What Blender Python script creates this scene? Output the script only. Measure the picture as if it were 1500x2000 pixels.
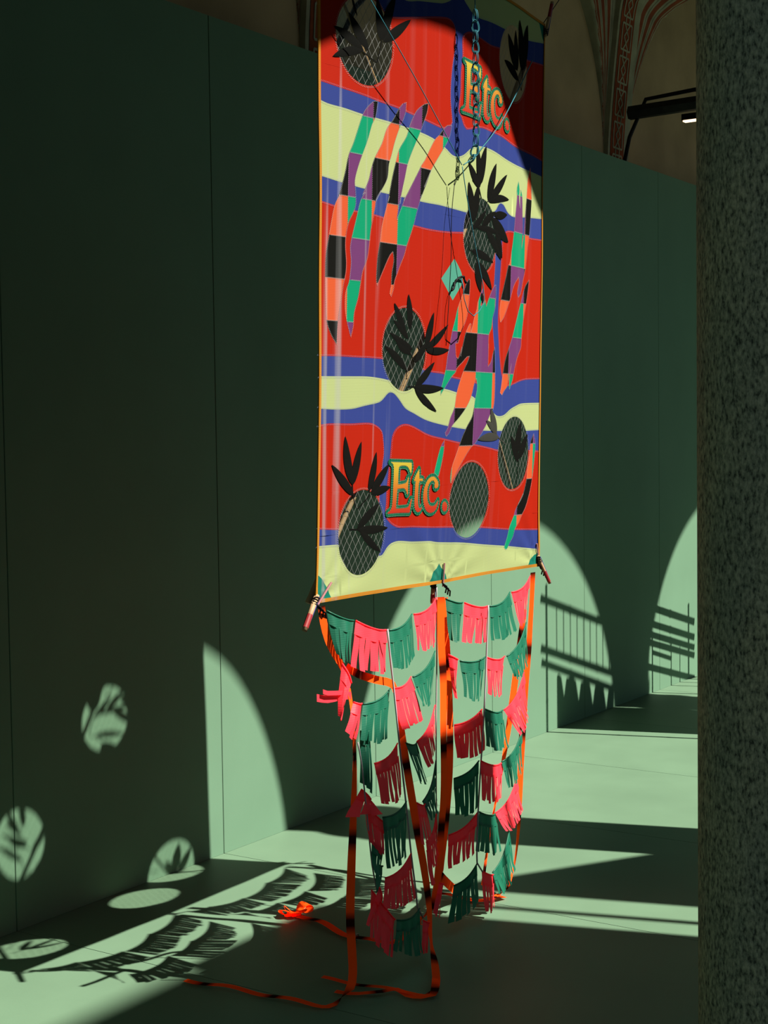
import bpy, math, random
import numpy as np
from mathutils import Vector, Matrix
from mathutils.geometry import delaunay_2d_cdt

for o in list(bpy.data.objects): bpy.data.objects.remove(o)
SC = bpy.context.scene
COL = SC.collection
random.seed(7)

# ------------------------------------------------------------------ camera, light, exposure
# world axes: X along the green wall, Y from the courtyard towards the wall, Z up (metres)
F_PX, YAW, PITCH, ROLL, CAM_H = 2920.0, math.radians(33.49), math.radians(2.956), -0.01333, 1.512
fw = Vector((math.cos(YAW)*math.cos(PITCH), math.sin(YAW)*math.cos(PITCH), -math.sin(PITCH)))
rt = Vector((math.sin(YAW), -math.cos(YAW), 0)); up = rt.cross(fw)
rt2 = rt*math.cos(ROLL)+up*math.sin(ROLL); up2 = -rt*math.sin(ROLL)+up*math.cos(ROLL)
cd = bpy.data.cameras.new('camera'); cam = bpy.data.objects.new('camera', cd); COL.objects.link(cam)
cd.sensor_fit = 'VERTICAL'; cd.sensor_height = 36.0; cd.lens = 36.0*F_PX/2000.0
cd.clip_start = 0.05; cd.clip_end = 200
R3 = Matrix((rt2, up2, -fw)).transposed()
cam.matrix_world = Matrix.Translation((0, 0, CAM_H)) @ R3.to_4x4()
SC.camera = cam

world = bpy.data.worlds.new('sky'); SC.world = world; world.use_nodes = True
bg = world.node_tree.nodes['Background']; bg.inputs[0].default_value = (0.54, 0.80, 0.95, 1); bg.inputs[1].default_value = 0.185
SUN = Vector((-0.245, 0.81, -1.0)).normalized()
sl = bpy.data.lights.new('sun', 'SUN'); so = bpy.data.objects.new('sun', sl); COL.objects.link(so)
sl.energy = 5.1; sl.angle = math.radians(0.53); sl.color = (1.0, 0.965, 0.88)
so.rotation_euler = SUN.to_track_quat('-Z', 'Y').to_euler(); so.location = (5, -6, 9)
vs = SC.view_settings; vs.view_transform = 'Standard'; vs.look = 'None'; vs.exposure = math.log2(1/0.33); vs.gamma = 1.0; vs.use_curve_mapping = False

# ------------------------------------------------------------------ helpers
ALB = 0.33      # all paints and cloths are kept this much darker than they read, and the exposure lifts them
def DIM(c): return tuple(x*ALB for x in c)
def DIM4(c): return (*DIM(c[:3]), 1)
def nodes_of(name):
    m = bpy.data.materials.new(name); m.use_nodes = True
    return m, m.node_tree.nodes, m.node_tree.links
def mat(name, col, rough=0.6, spec=0.3, var=0.0, vscale=8.0, bump=0.0, bscale=60.0, stretch=(1, 1, 1), metal=0.0):
    m, N, L = nodes_of(name); b = N['Principled BSDF']; col = DIM(col); spec = spec*ALB
    b.inputs['Base Color'].default_value = (*col, 1); b.inputs['Roughness'].default_value = rough
    b.inputs['Specular IOR Level'].default_value = spec; b.inputs['Metallic'].default_value = metal
    if var or bump:
        tc = N.new('ShaderNodeTexCoord'); mp = N.new('ShaderNodeMapping'); mp.inputs['Scale'].default_value = stretch
        L.new(tc.outputs['Object'], mp.inputs['Vector'])
        if var:
            n = N.new('ShaderNodeTexNoise'); n.inputs['Scale'].default_value = vscale; n.inputs['Detail'].default_value = 6
            r = N.new('ShaderNodeMapRange'); r.inputs[1].default_value = 0.3; r.inputs[2].default_value = 0.7
            r.inputs[3].default_value = 1-var; r.inputs[4].default_value = 1+var
            x = N.new('ShaderNodeMix'); x.data_type = 'RGBA'; x.blend_type = 'MULTIPLY'; x.inputs[0].default_value = 1
            x.inputs[6].default_value = (*col, 1)
            L.new(mp.outputs[0], n.inputs['Vector']); L.new(n.outputs[0], r.inputs[0]); L.new(r.outputs[0], x.inputs[7]); L.new(x.outputs[2], b.inputs['Base Color'])
        if bump:
            n2 = N.new('ShaderNodeTexNoise'); n2.inputs['Scale'].default_value = bscale; n2.inputs['Detail'].default_value = 4
            bp = N.new('ShaderNodeBump'); bp.inputs['Strength'].default_value = bump; bp.inputs['Distance'].default_value = 0.01
            L.new(mp.outputs[0], n2.inputs['Vector']); L.new(n2.outputs[0], bp.inputs['Height']); L.new(bp.outputs[0], b.inputs['Normal'])
    return m
def nylon(name, col, trans=0.25, rough=0.75, gloss=0.015, streak=1.0, grid=0.0042):
    """ripstop nylon: diffuse, a little translucent and glossy; woven rows as relief, sheen streaks of the folds as a gloss mask"""
    m, N, L = nodes_of(name); N.remove(N['Principled BSDF']); out = N['Material Output']
    d = N.new('ShaderNodeBsdfDiffuse'); t = N.new('ShaderNodeBsdfTranslucent'); g = N.new('ShaderNodeBsdfGlossy')
    for s in (d, t): s.inputs[0].default_value = (*DIM(col), 1)
    g.inputs[0].default_value = (ALB, ALB, ALB, 1); g.inputs['Roughness'].default_value = rough
    a = N.new('ShaderNodeMixShader'); a.inputs[0].default_value = trans
    b = N.new('ShaderNodeMixShader'); b.inputs[0].default_value = gloss
    L.new(d.outputs[0], a.inputs[1]); L.new(t.outputs[0], a.inputs[2]); L.new(a.outputs[0], b.inputs[1]); L.new(g.outputs[0], b.inputs[2]); L.new(b.outputs[0], out.inputs[0])
    tc = N.new('ShaderNodeTexCoord'); wv = N.new('ShaderNodeTexWave'); wv.wave_type = 'BANDS'; wv.bands_direction = 'Z'
    wv.inputs['Scale'].default_value = 0.314/grid; L.new(tc.outputs['Object'], wv.inputs['Vector'])
    b1 = N.new('ShaderNodeBump'); b1.inputs['Strength'].default_value = 0.06; b1.inputs['Distance'].default_value = 0.002; L.new(wv.outputs['Fac'], b1.inputs['Height'])
    for s in (d, g): L.new(b1.outputs[0], s.inputs['Normal'])
    if streak:      # sheen of hanging folds put in as long narrow glossier lines, most of them along one side
        mp = N.new('ShaderNodeMapping'); mp.inputs['Scale'].default_value = (34, 34, 0.55); L.new(tc.outputs['Object'], mp.inputs[0])
        nz = N.new('ShaderNodeTexNoise'); nz.inputs['Scale'].default_value = 1.0; nz.inputs['Detail'].default_value = 2; nz.inputs['Distortion'].default_value = 0.25; L.new(mp.outputs[0], nz.inputs['Vector'])
        rp = N.new('ShaderNodeMapRange'); rp.inputs[1].default_value = 0.54; rp.inputs[2].default_value = 0.72; rp.interpolation_type = 'SMOOTHSTEP'; L.new(nz.outputs[0], rp.inputs[0])
        sx = N.new('ShaderNodeSeparateXYZ'); L.new(tc.outputs['Object'], sx.inputs[0])
        ed = N.new('ShaderNodeMapRange'); ed.inputs[1].default_value = 0.14; ed.inputs[2].default_value = 0.40; ed.inputs[3].default_value = 0.40*streak; ed.inputs[4].default_value = 0.03*streak; ed.interpolation_type = 'SMOOTHSTEP'; L.new(sx.outputs['X'], ed.inputs[0])
        mu = N.new('ShaderNodeMath'); mu.operation = 'MULTIPLY_ADD'; mu.inputs[2].default_value = gloss; L.new(rp.outputs[0], mu.inputs[0]); L.new(ed.outputs[0], mu.inputs[1]); L.new(mu.outputs[0], b.inputs[0])
    return m
def obj(name, verts, faces, m=None, parent=None, smooth=False, uvs=None):
    me = bpy.data.meshes.new(name); me.from_pydata([tuple(v) for v in verts], [], [tuple(f) for f in faces]); me.update()
    if smooth: me.polygons.foreach_set('use_smooth', [True]*len(me.polygons))
    if uvs is not None:
        ul = me.uv_layers.new(name='UVMap')
        for lp in me.loops: ul.data[lp.index].uv = uvs[lp.vertex_index]
    if m: me.materials.append(m)
    o = bpy.data.objects.new(name, me); COL.objects.link(o)
    if parent: o.parent = parent
    return o
def empty(name, loc, parent=None):
    o = bpy.data.objects.new(name, None); COL.objects.link(o); o.location = loc; o.empty_display_size = 0.1
    if parent: o.parent = parent
    return o
def tag(o, label=None, cat=None, group=None, kind=None):
    if label: o['label'] = label
    if cat: o['category'] = cat
    if group: o['group'] = group
    if kind: o['kind'] = kind
    return o
class MB:
    def __init__(s): s.v = []; s.f = []
    def add(s, v, f):
        n = len(s.v); s.v += [tuple(x) for x in v]; s.f += [tuple(i+n for i in q) for q in f]
    def box(s, a, b):
        (x0, y0, z0), (x1, y1, z1) = a, b
        s.add([(x0,y0,z0),(x1,y0,z0),(x1,y1,z0),(x0,y1,z0),(x0,y0,z1),(x1,y0,z1),(x1,y1,z1),(x0,y1,z1)],
              [(0,3,2,1),(4,5,6,7),(0,1,5,4),(1,2,6,5),(2,3,7,6),(3,0,4,7)])
    def tube(s, pts, r, n=8, cap=True, closed=False):
        pts = [Vector(p) for p in pts]; m = len(pts); rr = r if isinstance(r, (list, tuple)) else [r]*m
        ref = None; V = []
        for i, p in enumerate(pts):
            if closed: t = pts[(i+1) % m]-pts[i-1]
            else: t = pts[min(i+1, m-1)]-pts[max(i-1, 0)]
            t.normalize()
            if ref is None:
                ref = t.cross(Vector((0, 0, 1)));
                if ref.length < 0.1: ref = t.cross(Vector((1, 0, 0)))
            ref = (ref - t*ref.dot(t)).normalized(); b = t.cross(ref)
            for k in range(n):
                a = 2*math.pi*k/n; V.append(p+(ref*math.cos(a)+b*math.sin(a))*rr[i])
        Fq = []
        for i in range(m if closed else m-1):
            j = (i+1) % m
            for k in range(n): Fq.append((i*n+k, i*n+(k+1) % n, j*n+(k+1) % n, j*n+k))
        if cap and not closed: Fq += [tuple(range(n))[::-1], tuple((m-1)*n+k for k in range(n))]
        s.add(V, Fq)
    def lathe(s, prof, n=48, c=(0, 0)):
        V = []; 
        for r, z in prof:
            for k in range(n): a = 2*math.pi*k/n; V.append((c[0]+r*math.cos(a), c[1]+r*math.sin(a), z))
        Fq = []
        for i in range(len(prof)-1):
            for k in range(n): Fq.append((i*n+k, i*n+(k+1) % n, (i+1)*n+(k+1) % n, (i+1)*n+k))
        Fq += [tuple(range(n))[::-1], tuple((len(prof)-1)*n+k for k in range(n))]
        s.add(V, Fq)
    def build(s, name, m, parent=None, smooth=False): return obj(name, s.v, s.f, m, parent, smooth)
def resample(P, step):
    P = [Vector(p) for p in P]; out = []
    n = len(P)
    for i in range(n-1):
        p0, p1, p2, p3 = P[max(i-1, 0)], P[i], P[i+1], P[min(i+2, n-1)]
        k = max(1, int((p2-p1).length/step))
        for j in range(k):
            t = j/k; t2 = t*t; t3 = t2*t
            out.append(0.5*((2*p1)+(p2-p0)*t+(2*p0-5*p1+4*p2-p3)*t2+(3*p1-p0-3*p2+p3)*t3))
    out.append(P[-1]); return out

# ------------------------------------------------------------------ materials
M = {}
M['wall'] = mat('green_wall_paint', (0.262, 0.468, 0.296), 0.62, 0.22, 0.05, 2.5, 0.03, 220)
M['floor'] = mat('green_floor_paint', (0.27, 0.44, 0.275), 0.5, 0.3, 0.07, 3.0, 0.03, 160)
M['gap'] = mat('dark_seam_board', (0.04, 0.06, 0.045), 0.9, 0.1)  # dark board behind the joints of wall panels and floor boards
M['plaster'] = mat('old_plaster', (1.0, 0.72, 0.38), 0.9, 0.1, 0.16, 3.0, 0.1, 30)
M['cream'] = mat('pale_fresco_paint', (0.80, 0.76, 0.48), 0.9, 0.1, 0.2, 10.0)
M['fresco_red'] = mat('red_fresco_paint', (0.62, 0.15, 0.06), 0.9, 0.1, 0.3, 12.0)
M['arcade'] = mat('arcade_stone', (0.35, 0.33, 0.28), 0.9, 0.1, 0.1, 3.0)
M['court'] = mat('courtyard_gravel', (0.20, 0.23, 0.22), 0.95, 0.1, 0.2, 12.0)
M['facade'] = mat('courtyard_facade', (0.8, 0.82, 0.78), 0.9, 0.1, 0.1, 1.0)
M['iron'] = mat('black_iron', (0.02, 0.02, 0.02), 0.55, 0.4, 0.2, 20)
M['rail'] = mat('dark_grey_iron', (0.06, 0.06, 0.055), 0.6, 0.4, 0.3, 20)
M['bamboo'] = mat('bamboo', (0.80, 0.50, 0.26), 0.45, 0.4, 0.15, 30, stretch=(1, 1, 0.15))
M['redtip'] = mat('red_tape', (0.55, 0.05, 0.05), 0.45, 0.4)
M['bluecord'] = mat('blue_cord', (0.09, 0.09, 0.38), 0.7, 0.2)
M['pinkcord'] = mat('pink_cord', (0.75, 0.33, 0.34), 0.7, 0.2)
M['whitecord'] = mat('pale_pink_cord', (0.95, 0.80, 0.84), 0.7, 0.2)
M['tealcord'] = mat('teal_cord', (0.06, 0.34, 0.42), 0.6, 0.3)
M['blackcord'] = mat('black_cord', (0.012, 0.012, 0.012), 0.6, 0.3)
M['red'] = nylon('red_nylon', (0.70, 0.022, 0.003), 0.1)
M['lime'] = nylon('lime_nylon', (0.71, 0.82, 0.34), 0.1)
M['blue'] = nylon('blue_nylon', (0.052, 0.084, 0.38), 0.1)
M['green'] = nylon('green_nylon', (0.003, 0.48, 0.22), 0.1)
M['orange'] = nylon('orange_nylon', (1.05, 0.155, 0.045), 0.1)
M['purple'] = nylon('purple_nylon', (0.25, 0.065, 0.24), 0.1)
M['black'] = nylon('black_nylon', (0.008, 0.008, 0.006), 0.05, 0.75, 0.012, 0.4)
M['leafblack'] = nylon('matt_black_leaf_cloth', (0.009, 0.009, 0.007), 0.05, 0.8, 0.01, 0)
M['grey'] = nylon('sheer_grey_nylon', (0.10, 0.097, 0.08), 0.3)
M['teal'] = nylon('teal_nylon', (0.012, 0.30, 0.20), 0.1)
M['aqua'] = nylon('aqua_nylon', (0.15, 0.60, 0.42), 0.2)
M['binding'] = nylon('orange_binding_tape', (0.85, 0.34, 0.03), 0.05)
M['lettergreen'] = nylon('dark_green_nylon', (0.003, 0.20, 0.085), 0.05)
M['thread'] = mat('grey_net_thread', (0.36, 0.36, 0.33), 0.8, 0.1)
M['stitch'] = mat('white_thread', (0.66, 0.66, 0.62), 0.8, 0.1)
M['bluestitch'] = mat('pale_blue_thread', (0.36, 0.42, 0.72), 0.8, 0.1)
# fluorescent dyes give back more red light than the visible light that falls on them
M['fpink'] = nylon('fluorescent_pink_nylon', (3.6, 0.17, 0.25), 0.5, 0.5, 0.03, 0, 0.006)
M['fgreen'] = nylon('sea_green_nylon', (0.022, 0.46, 0.25), 0.5, 0.5, 0.09, 0, 0.006)

def film():
    m, N, L = nodes_of('clear_laminate_film'); N.remove(N['Principled BSDF']); out = N['Material Output']
    t = N.new('ShaderNodeBsdfTransparent'); t.inputs[0].default_value = (0.80, 0.82, 0.78, 1)
    d = N.new('ShaderNodeBsdfDiffuse'); d.inputs[0].default_value = (0.34, 0.34, 0.31, 1)
    g = N.new('ShaderNodeBsdfGlossy'); g.inputs['Roughness'].default_value = 0.25
    a = N.new('ShaderNodeMixShader'); a.inputs[0].default_value = 0.006
    b = N.new('ShaderNodeMixShader'); b.inputs[0].default_value = 0.012
    L.new(t.outputs[0], a.inputs[1]); L.new(d.outputs[0], a.inputs[2]); L.new(a.outputs[0], b.inputs[1]); L.new(g.outputs[0], b.inputs[2]); L.new(b.outputs[0], out.inputs[0])
    return m
M['film'] = film()
def letter_mat():
    m, N, L = nodes_of('yellow_to_orange_thread'); b = N['Principled BSDF']; b.inputs['Roughness'].default_value = 0.6; b.inputs['Specular IOR Level'].default_value = 0.2
    u = N.new('ShaderNodeUVMap'); s = N.new('ShaderNodeSeparateXYZ'); r = N.new('ShaderNodeValToRGB')
    e = r.color_ramp.elements; e[0].position = 0.08; e[0].color = DIM4((0.72, 0.03, 0.004, 1)); e[1].position = 1; e[1].color = DIM4((0.82, 0.66, 0.05, 1))
    x = e.new(0.5); x.color = DIM4((0.84, 0.22, 0.012, 1)); y = e.new(0.8); y.color = DIM4((0.84, 0.50, 0.03, 1))
    L.new(u.outputs[0], s.inputs[0]); L.new(s.outputs['Y'], r.inputs[0]); L.new(r.outputs[0], b.inputs['Base Color'])
    return m
M['letter'] = letter_mat()
def ribbon_mat(name, period, phase):
    """fluorescent orange ribbon with sprayed dark bands along its length (UV.x = metres along it)"""
    m, N, L = nodes_of(name); N.remove(N['Principled BSDF']); out = N['Material Output']
    u = N.new('ShaderNodeUVMap'); s = N.new('ShaderNodeSeparateXYZ'); L.new(u.outputs[0], s.inputs[0])
    a = N.new('ShaderNodeMath'); a.operation = 'MULTIPLY_ADD'; a.inputs[1].default_value = 1/period; a.inputs[2].default_value = phase
    f = N.new('ShaderNodeMath'); f.operation = 'FRACT'; L.new(s.outputs['X'], a.inputs[0]); L.new(a.outputs[0], f.inputs[0])
    r = N.new('ShaderNodeValToRGB'); L.new(f.outputs[0], r.inputs[0]); e = r.color_ramp.elements
    hi = DIM4((4.0, 0.32, 0.03)); lo = DIM4((0.10, 0.016, 0.010))
    e[0].position = 0.0; e[0].color = hi; e[1].position = 1.0; e[1].color = hi
    for p, c in ((0.36, hi), (0.48, lo), (0.56, lo), (0.70, hi)): q = e.new(p); q.color = c
    d = N.new('ShaderNodeBsdfDiffuse'); t = N.new('ShaderNodeBsdfTranslucent'); L.new(r.outputs[0], d.inputs[0]); L.new(r.outputs[0], t.inputs[0])
    x = N.new('ShaderNodeMixShader'); x.inputs[0].default_value = 0.4; L.new(d.outputs[0], x.inputs[1]); L.new(t.outputs[0], x.inputs[2]); L.new(x.outputs[0], out.inputs[0])
    return m
def granite():
    m, N, L = nodes_of('speckled_granite'); b = N['Principled BSDF']; b.inputs['Roughness'].default_value = 0.85; b.inputs['Specular IOR Level'].default_value = 0.2
    tc = N.new('ShaderNodeTexCoord'); mp = N.new('ShaderNodeMapping'); mp.inputs['Scale'].default_value = (1, 1, 0.55); L.new(tc.outputs['Object'], mp.inputs[0])
    n1 = N.new('ShaderNodeTexNoise'); n1.inputs['Scale'].default_value = 150; n1.inputs['Detail'].default_value = 5; n1.inputs['Roughness'].default_value = 0.6
    n2 = N.new('ShaderNodeTexNoise'); n2.inputs['Scale'].default_value = 7; n2.inputs['Detail'].default_value = 4
    for n in (n1, n2): L.new(mp.outputs[0], n.inputs['Vector'])
    r1 = N.new('ShaderNodeValToRGB'); e = r1.color_ramp.elements; e[0].position = 0.34; e[0].color = DIM4((0.15, 0.165, 0.135, 1)); e[1].position = 0.66; e[1].color = DIM4((1.25, 1.2, 0.92, 1))
    x = e.new(0.46); x.color = DIM4((0.62, 0.65, 0.50, 1))
    r2 = N.new('ShaderNodeValToRGB'); e = r2.color_ramp.elements; e[0].position = 0.3; e[0].color = (0.75, 0.8, 0.78, 1); e[1].position = 0.7; e[1].color = (1.1, 1.05, 0.92, 1)
    mx = N.new('ShaderNodeMix'); mx.data_type = 'RGBA'; mx.blend_type = 'MULTIPLY'; mx.inputs[0].default_value = 1
    bp = N.new('ShaderNodeBump'); bp.inputs['Strength'].default_value = 0.5; bp.inputs['Distance'].default_value = 0.006
    L.new(n1.outputs[0], r1.inputs[0]); L.new(n2.outputs[0], r2.inputs[0]); L.new(r1.outputs[0], mx.inputs[6]); L.new(r2.outputs[0], mx.inputs[7]); L.new(mx.outputs[2], b.inputs['Base Color'])
    L.new(n1.outputs[0], bp.inputs['Height']); L.new(bp.outputs[0], b.inputs['Normal'])
    return m
M['granite'] = granite()
def stripes():
    m, N, L = nodes_of('striped_vault_fresco'); b = N['Principled BSDF']; b.inputs['Roughness'].default_value = 0.9; b.inputs['Specular IOR Level'].default_value = 0.1
    tc = N.new('ShaderNodeTexCoord'); s = N.new('ShaderNodeSeparateXYZ')
    uvn = N.new('ShaderNodeUVMap'); L.new(uvn.outputs[0], s.inputs[0])
    r = N.new('ShaderNodeValToRGB'); r.color_ramp.interpolation = 'CONSTANT'; L.new(s.outputs['X'], r.inputs[0]); e = r.color_ramp.elements
    c = DIM4((0.80, 0.76, 0.48, 1)); d = DIM4((0.60, 0.15, 0.06, 1)); g = DIM4((0.45, 0.42, 0.27, 1))
    e[0].position = 0; e[0].color = c; e[1].position = 0.10; e[1].color = g
    for p, k in ((0.14, c), (0.20, d), (0.34, c), (0.40, g), (0.43, c), (0.48, d), (0.62, c), (0.67, g), (0.70, c), (0.76, d), (0.87, c), (0.90, d), (0.94, c)): q = e.new(p); q.color = k
    n = N.new('ShaderNodeTexNoise'); n.inputs['Scale'].default_value = 9; n.inputs['Detail'].default_value = 6; L.new(tc.outputs['Object'], n.inputs['Vector'])
    q = N.new('ShaderNodeMapRange'); q.inputs[1].default_value = 0.3; q.inputs[2].default_value = 0.7; q.inputs[3].default_value = 0.7; q.inputs[4].default_value = 1.15; L.new(n.outputs[0], q.inputs[0])
    x = N.new('ShaderNodeMix'); x.data_type = 'RGBA'; x.blend_type = 'MULTIPLY'; x.inputs[0].default_value = 1
    L.new(r.outputs[0], x.inputs[6]); L.new(q.outputs[0], x.inputs[7]); L.new(x.outputs[2], b.inputs['Base Color'])
    return m
M['stripes'] = stripes()

# ------------------------------------------------------------------ setting
WY, WH, S0, PW = 3.459, 3.0, 3.1486, 0.99645      # green wall plane, height, first seam, panel width
OY, HS, RL, BAY, AX = 3.80, 3.12, 1.343, 2.984, 8.277   # old wall plane, vault springing, lunette radius, bay, axis of a transverse arch
AY, ASP, AR, CX0, CR = 0.80, 3.113, 1.287, 2.547, 0.196  # arcade plane, arch springing, arch radius, first column, shaft radius
XA, XB = -3.4, 14.4

wb = tag(empty('wall_back', (0, WY, 0)), 'dark green painted partition of tall flush panels', None, None, 'structure')
g = 0.0014; me_panel = None
for k in range(-6, 11):
    x = S0+k*PW
    mb = MB(); b = 0.0015; x0, x1, y0, y1, z1 = g, PW-g, 0.0, 0.05, WH
    mb.add([(x0,b,0),(x0+b,0,0),(x1-b,0,0),(x1,b,0),(x1,y1,0),(x0,y1,0),(x0,b,z1),(x0+b,0,z1),(x1-b,0,z1),(x1,b,z1),(x1,y1,z1),(x0,y1,z1)],
           [(0,1,7,6),(1,2,8,7),(2,3,9,8),(3,4,10,9),(4,5,11,10),(5,0,6,11),(6,7,8,9,10,11),(5,4,3,2,1,0)])
    if me_panel is None: o = mb.build('panel', M['wall'], wb); me_panel = o.data
    else: o = bpy.data.objects.new('panel', me_panel); COL.objects.link(o); o.parent = wb
    o.location = (x, 0, 0)
mb = MB(); mb.box((S0-6*PW, 0.052, 0), (S0+11*PW, 0.09, WH-0.01)); mb.build('backing_board', M['gap'], wb)

fl = tag(empty('floor', (0, 0, 0)), 'green painted floor of wide boards', None, None, 'structure'); me_f = None
for k in range(-6, 11):
    mb = MB(); mb.box((g, 0.45, -0.03), (PW-g, WY-0.001, 0))
    if me_f is None: o = mb.build('board', M['floor'], fl); me_f = o.data
    else: o = bpy.data.objects.new('board', me_f); COL.objects.link(o); o.parent = fl
    o.location = (S0+k*PW, 0, 0)
mb = MB(); mb.box((S0-6*PW, 0.45, -0.08), (S0+11*PW, 4.0, -0.032)); mb.build('subfloor', M['gap'], fl)
mb = MB(); mb.box((-30, -26, -0.2), (40, 0.45, -0.06)); tag(mb.build('ground', M['court']), 'gravel ground of the courtyard', None, None, 'structure')

mb = MB(); mb.box((XA, OY, 0), (XB, OY+0.4, 6.2)); tag(mb.build('wall_upper', M['plaster']), 'old brownish plaster wall above the green partition', None, None, 'structure')
for nm, x in (('wall_left', XA-0.3), ('wall_right', XB)):  # unseen end walls, added to keep the portico dark
    mb = MB(); mb.box((x, 0.5, 0), (x+0.3, OY+0.4, 6.2)); tag(mb.build(nm, M['plaster']), 'plaster end wall added to darken the portico', None, None, 'structure')
# groin vaults
ps = [1.5-1.5*math.cos(math.pi*i/56) for i in range(57)]
xs = []
k0 = -4
for k in range(k0, 3):
    c = AX-BAY/2+BAY*k
    xs += [c-RL*math.cos(math.pi*i/40) for i in range(41)]
    xs += [c+RL+0.05, c+BAY/2, c+BAY-RL-0.05]
xs = [x for x in xs]
SHX = 0.238/3.0     # the bays drift slightly from the wall axis to the arcade axis
def f_of(x): 
    t = (x-(AX-BAY/2))/BAY; c = AX-BAY/2+BAY*round(t); return math.sqrt(max(0, RL*RL-(x-c)**2))
def g_of(p):
    """height of the vault over its springing at depth p from the old wall: steep springer, then a flat ellipse"""
    p = min(p, 3.0-p)
    if p <= 0: return 0.0
    if p < 0.08: return 0.86*(p/0.08)**0.75
    return 0.86+(RL-0.86)*math.sqrt(max(0, 1-((1.5-p)/1.42)**2))
ps = sorted(set(ps+[0.005*i for i in range(1, 22)]+[3-0.005*i for i in range(1, 22)]))
V = []; VU = []; FQ = {0: [], 1: []}; n = len(ps)
for x in xs:
    f = f_of(x)
    for p in ps: 
        h = max(f*(1+0.012*p), g_of(p)); V.append((x+SHX*p, OY+0.003-p*1.0, HS+h))
        ax = abs((x-AX+BAY/2) % BAY-BAY/2); eg = BAY/2-math.sqrt(max(0, RL*RL-min(h, RL)**2)); VU.append((max(0.0, min(0.995, (ax-0.145)/max(0.02, eg-0.145))), p))
for i in range(len(xs)-1):
    xm = (xs[i]+xs[i+1])/2; f = f_of(xm)
    for j in range(n-1):
        pm = (ps[j]+ps[j+1])/2
        FQ[1 if pm < 1.1 else 0].append((i*n+j, i*n+j+1, (i+1)*n+j+1, (i+1)*n+j))
vt = obj('ceiling', V, FQ[0]+FQ[1], M['plaster'], None, True, VU); vt.data.materials.append(M['stripes'])
for i, pl in enumerate(vt.data.polygons): pl.material_index = 0 if i < len(FQ[0]) else 1
tag(vt, 'frescoed cross vault of the portico', None, None, 'structure')
mb = MB(); mb.box((XA, 0.98, 4.75), (XB, OY+0.4, 4.95)); tag(mb.build('slab', M['arcade']), 'upper floor above the vault', None, None, 'structure')

def arch_rib(xc):
    """transverse arch band with painted interlace, springing from a corbel behind the partition"""
    t = tag(empty('transverse_arch', (xc, OY, 0)), None, None, None, 'structure')
    hw, drop = 0.145, 0.025
    pr = [(0.0, -0.9), (0.0, -0.4), (0.0, 0.0)]+[(q, g_of(q)) for q in (0.005, 0.012, 0.02, 0.03, 0.042, 0.055, 0.068, 0.08, 0.1, 0.13, 0.17, 0.22, 0.28, 0.36, 0.46, 0.6, 0.75, 0.9, 1.05, 1.2, 1.35, 1.5)]
    pr += [(3-a, h) for a, h in pr[:-1][::-1] if h >= 0]
    LN = [0.0]
    for a, c in zip(pr, pr[1:]): LN.append(LN[-1]+math.hypot(c[0]-a[0], c[1]-a[1]))
    def cur(l, s, d):
        l = min(max(l, 0), LN[-1]-1e-6); k = max(i for i in range(len(LN)-1) if LN[i] <= l); (p0, h0), (p1, h1) = pr[k], pr[k+1]; e = LN[k+1]-LN[k]; f = (l-LN[k])/e
        tx, ty = (p1-p0)/e, (h1-h0)/e; p = p0+(p1-p0)*f+ty*d; h = h0+(h1-h0)*f-tx*d
        return (s+SHX*p, -p, HS+h)
    SG = [LN[-1]*i/110 for i in range(111)]
    mb = MB()
    for a, c in zip(SG, SG[1:]):
        mb.add([cur(a, -hw, drop), cur(a, hw, drop), cur(c, hw, drop), cur(c, -hw, drop), cur(a, -hw, -0.03), cur(a, hw, -0.03), cur(c, hw, -0.03), cur(c, -hw, -0.03)], [(0, 1, 2, 3), (0, 3, 7, 4), (1, 5, 6, 2)])
    mb.build('band', M['cream'], t)
    mb = MB(); d2 = drop+0.003
    for a, c in zip(SG, SG[1:]): mb.add([cur(a, -hw*0.82, d2), cur(a, hw*0.45, d2), cur(c, hw*0.45, d2), cur(c, -hw*0.82, d2)], [(0, 1, 2, 3)])
    mb.build('red_ground', M['fresco_red'], t)
    # pale interlace: frames and crossing knots, unit length 0.19 m
    d3 = drop+0.006
    def q(s, l): return cur(l, s, d3)
    mb = MB()
    def bar(s0, l0, s1, l1, w):
        dx, dy = s1-s0, l1-l0; k = w/2/math.hypot(dx, dy); ox, oy = -dy*k, dx*k; m = max(1, int(math.hypot(dx, dy)/0.04))
        for i in range(m):
            a, b = i/m, (i+1)/m
            P = [(s0+dx*a+ox, l0+dy*a+oy), (s0+dx*b+ox, l0+dy*b+oy), (s0+dx*b-ox, l0+dy*b-oy), (s0+dx*a-ox, l0+dy*a-oy)]
            mb.add([q(*z) for z in P], [(0, 1, 2, 3)])
    c = -hw*0.19; U = 0.19; hh = 0.062
    for i in range(2, 16):
        l = i*U; w = 0.011
        bar(c-hh, l+0.02, c+hh, l+0.02, w); bar(c-hh, l+U-0.02, c+hh, l+U-0.02, w)
        bar(c-hh, l+0.02, c-hh, l+U-0.02, w); bar(c+hh, l+0.02, c+hh, l+U-0.02, w)
        bar(c-0.034, l+0.02, c+0.03, l+U/2, w); bar(c+0.03, l+U/2, c-0.034, l+U-0.02, w)
        bar(c+0.034, l+0.02, c-0.03, l+U/2, w); bar(c-0.03, l+U/2, c+0.034, l+U-0.02, w)
        bar(c-0.025, l-0.02, c-0.025, l+0.02, w); bar(c+0.025, l-0.02, c+0.025, l+0.02, w)
    mb.build('interlace', M['cream'], t)
    return t
for k in range(-3, 2):
    arch_rib(AX+BAY*k)['label'] = 'vault band with painted red interlace'

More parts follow.
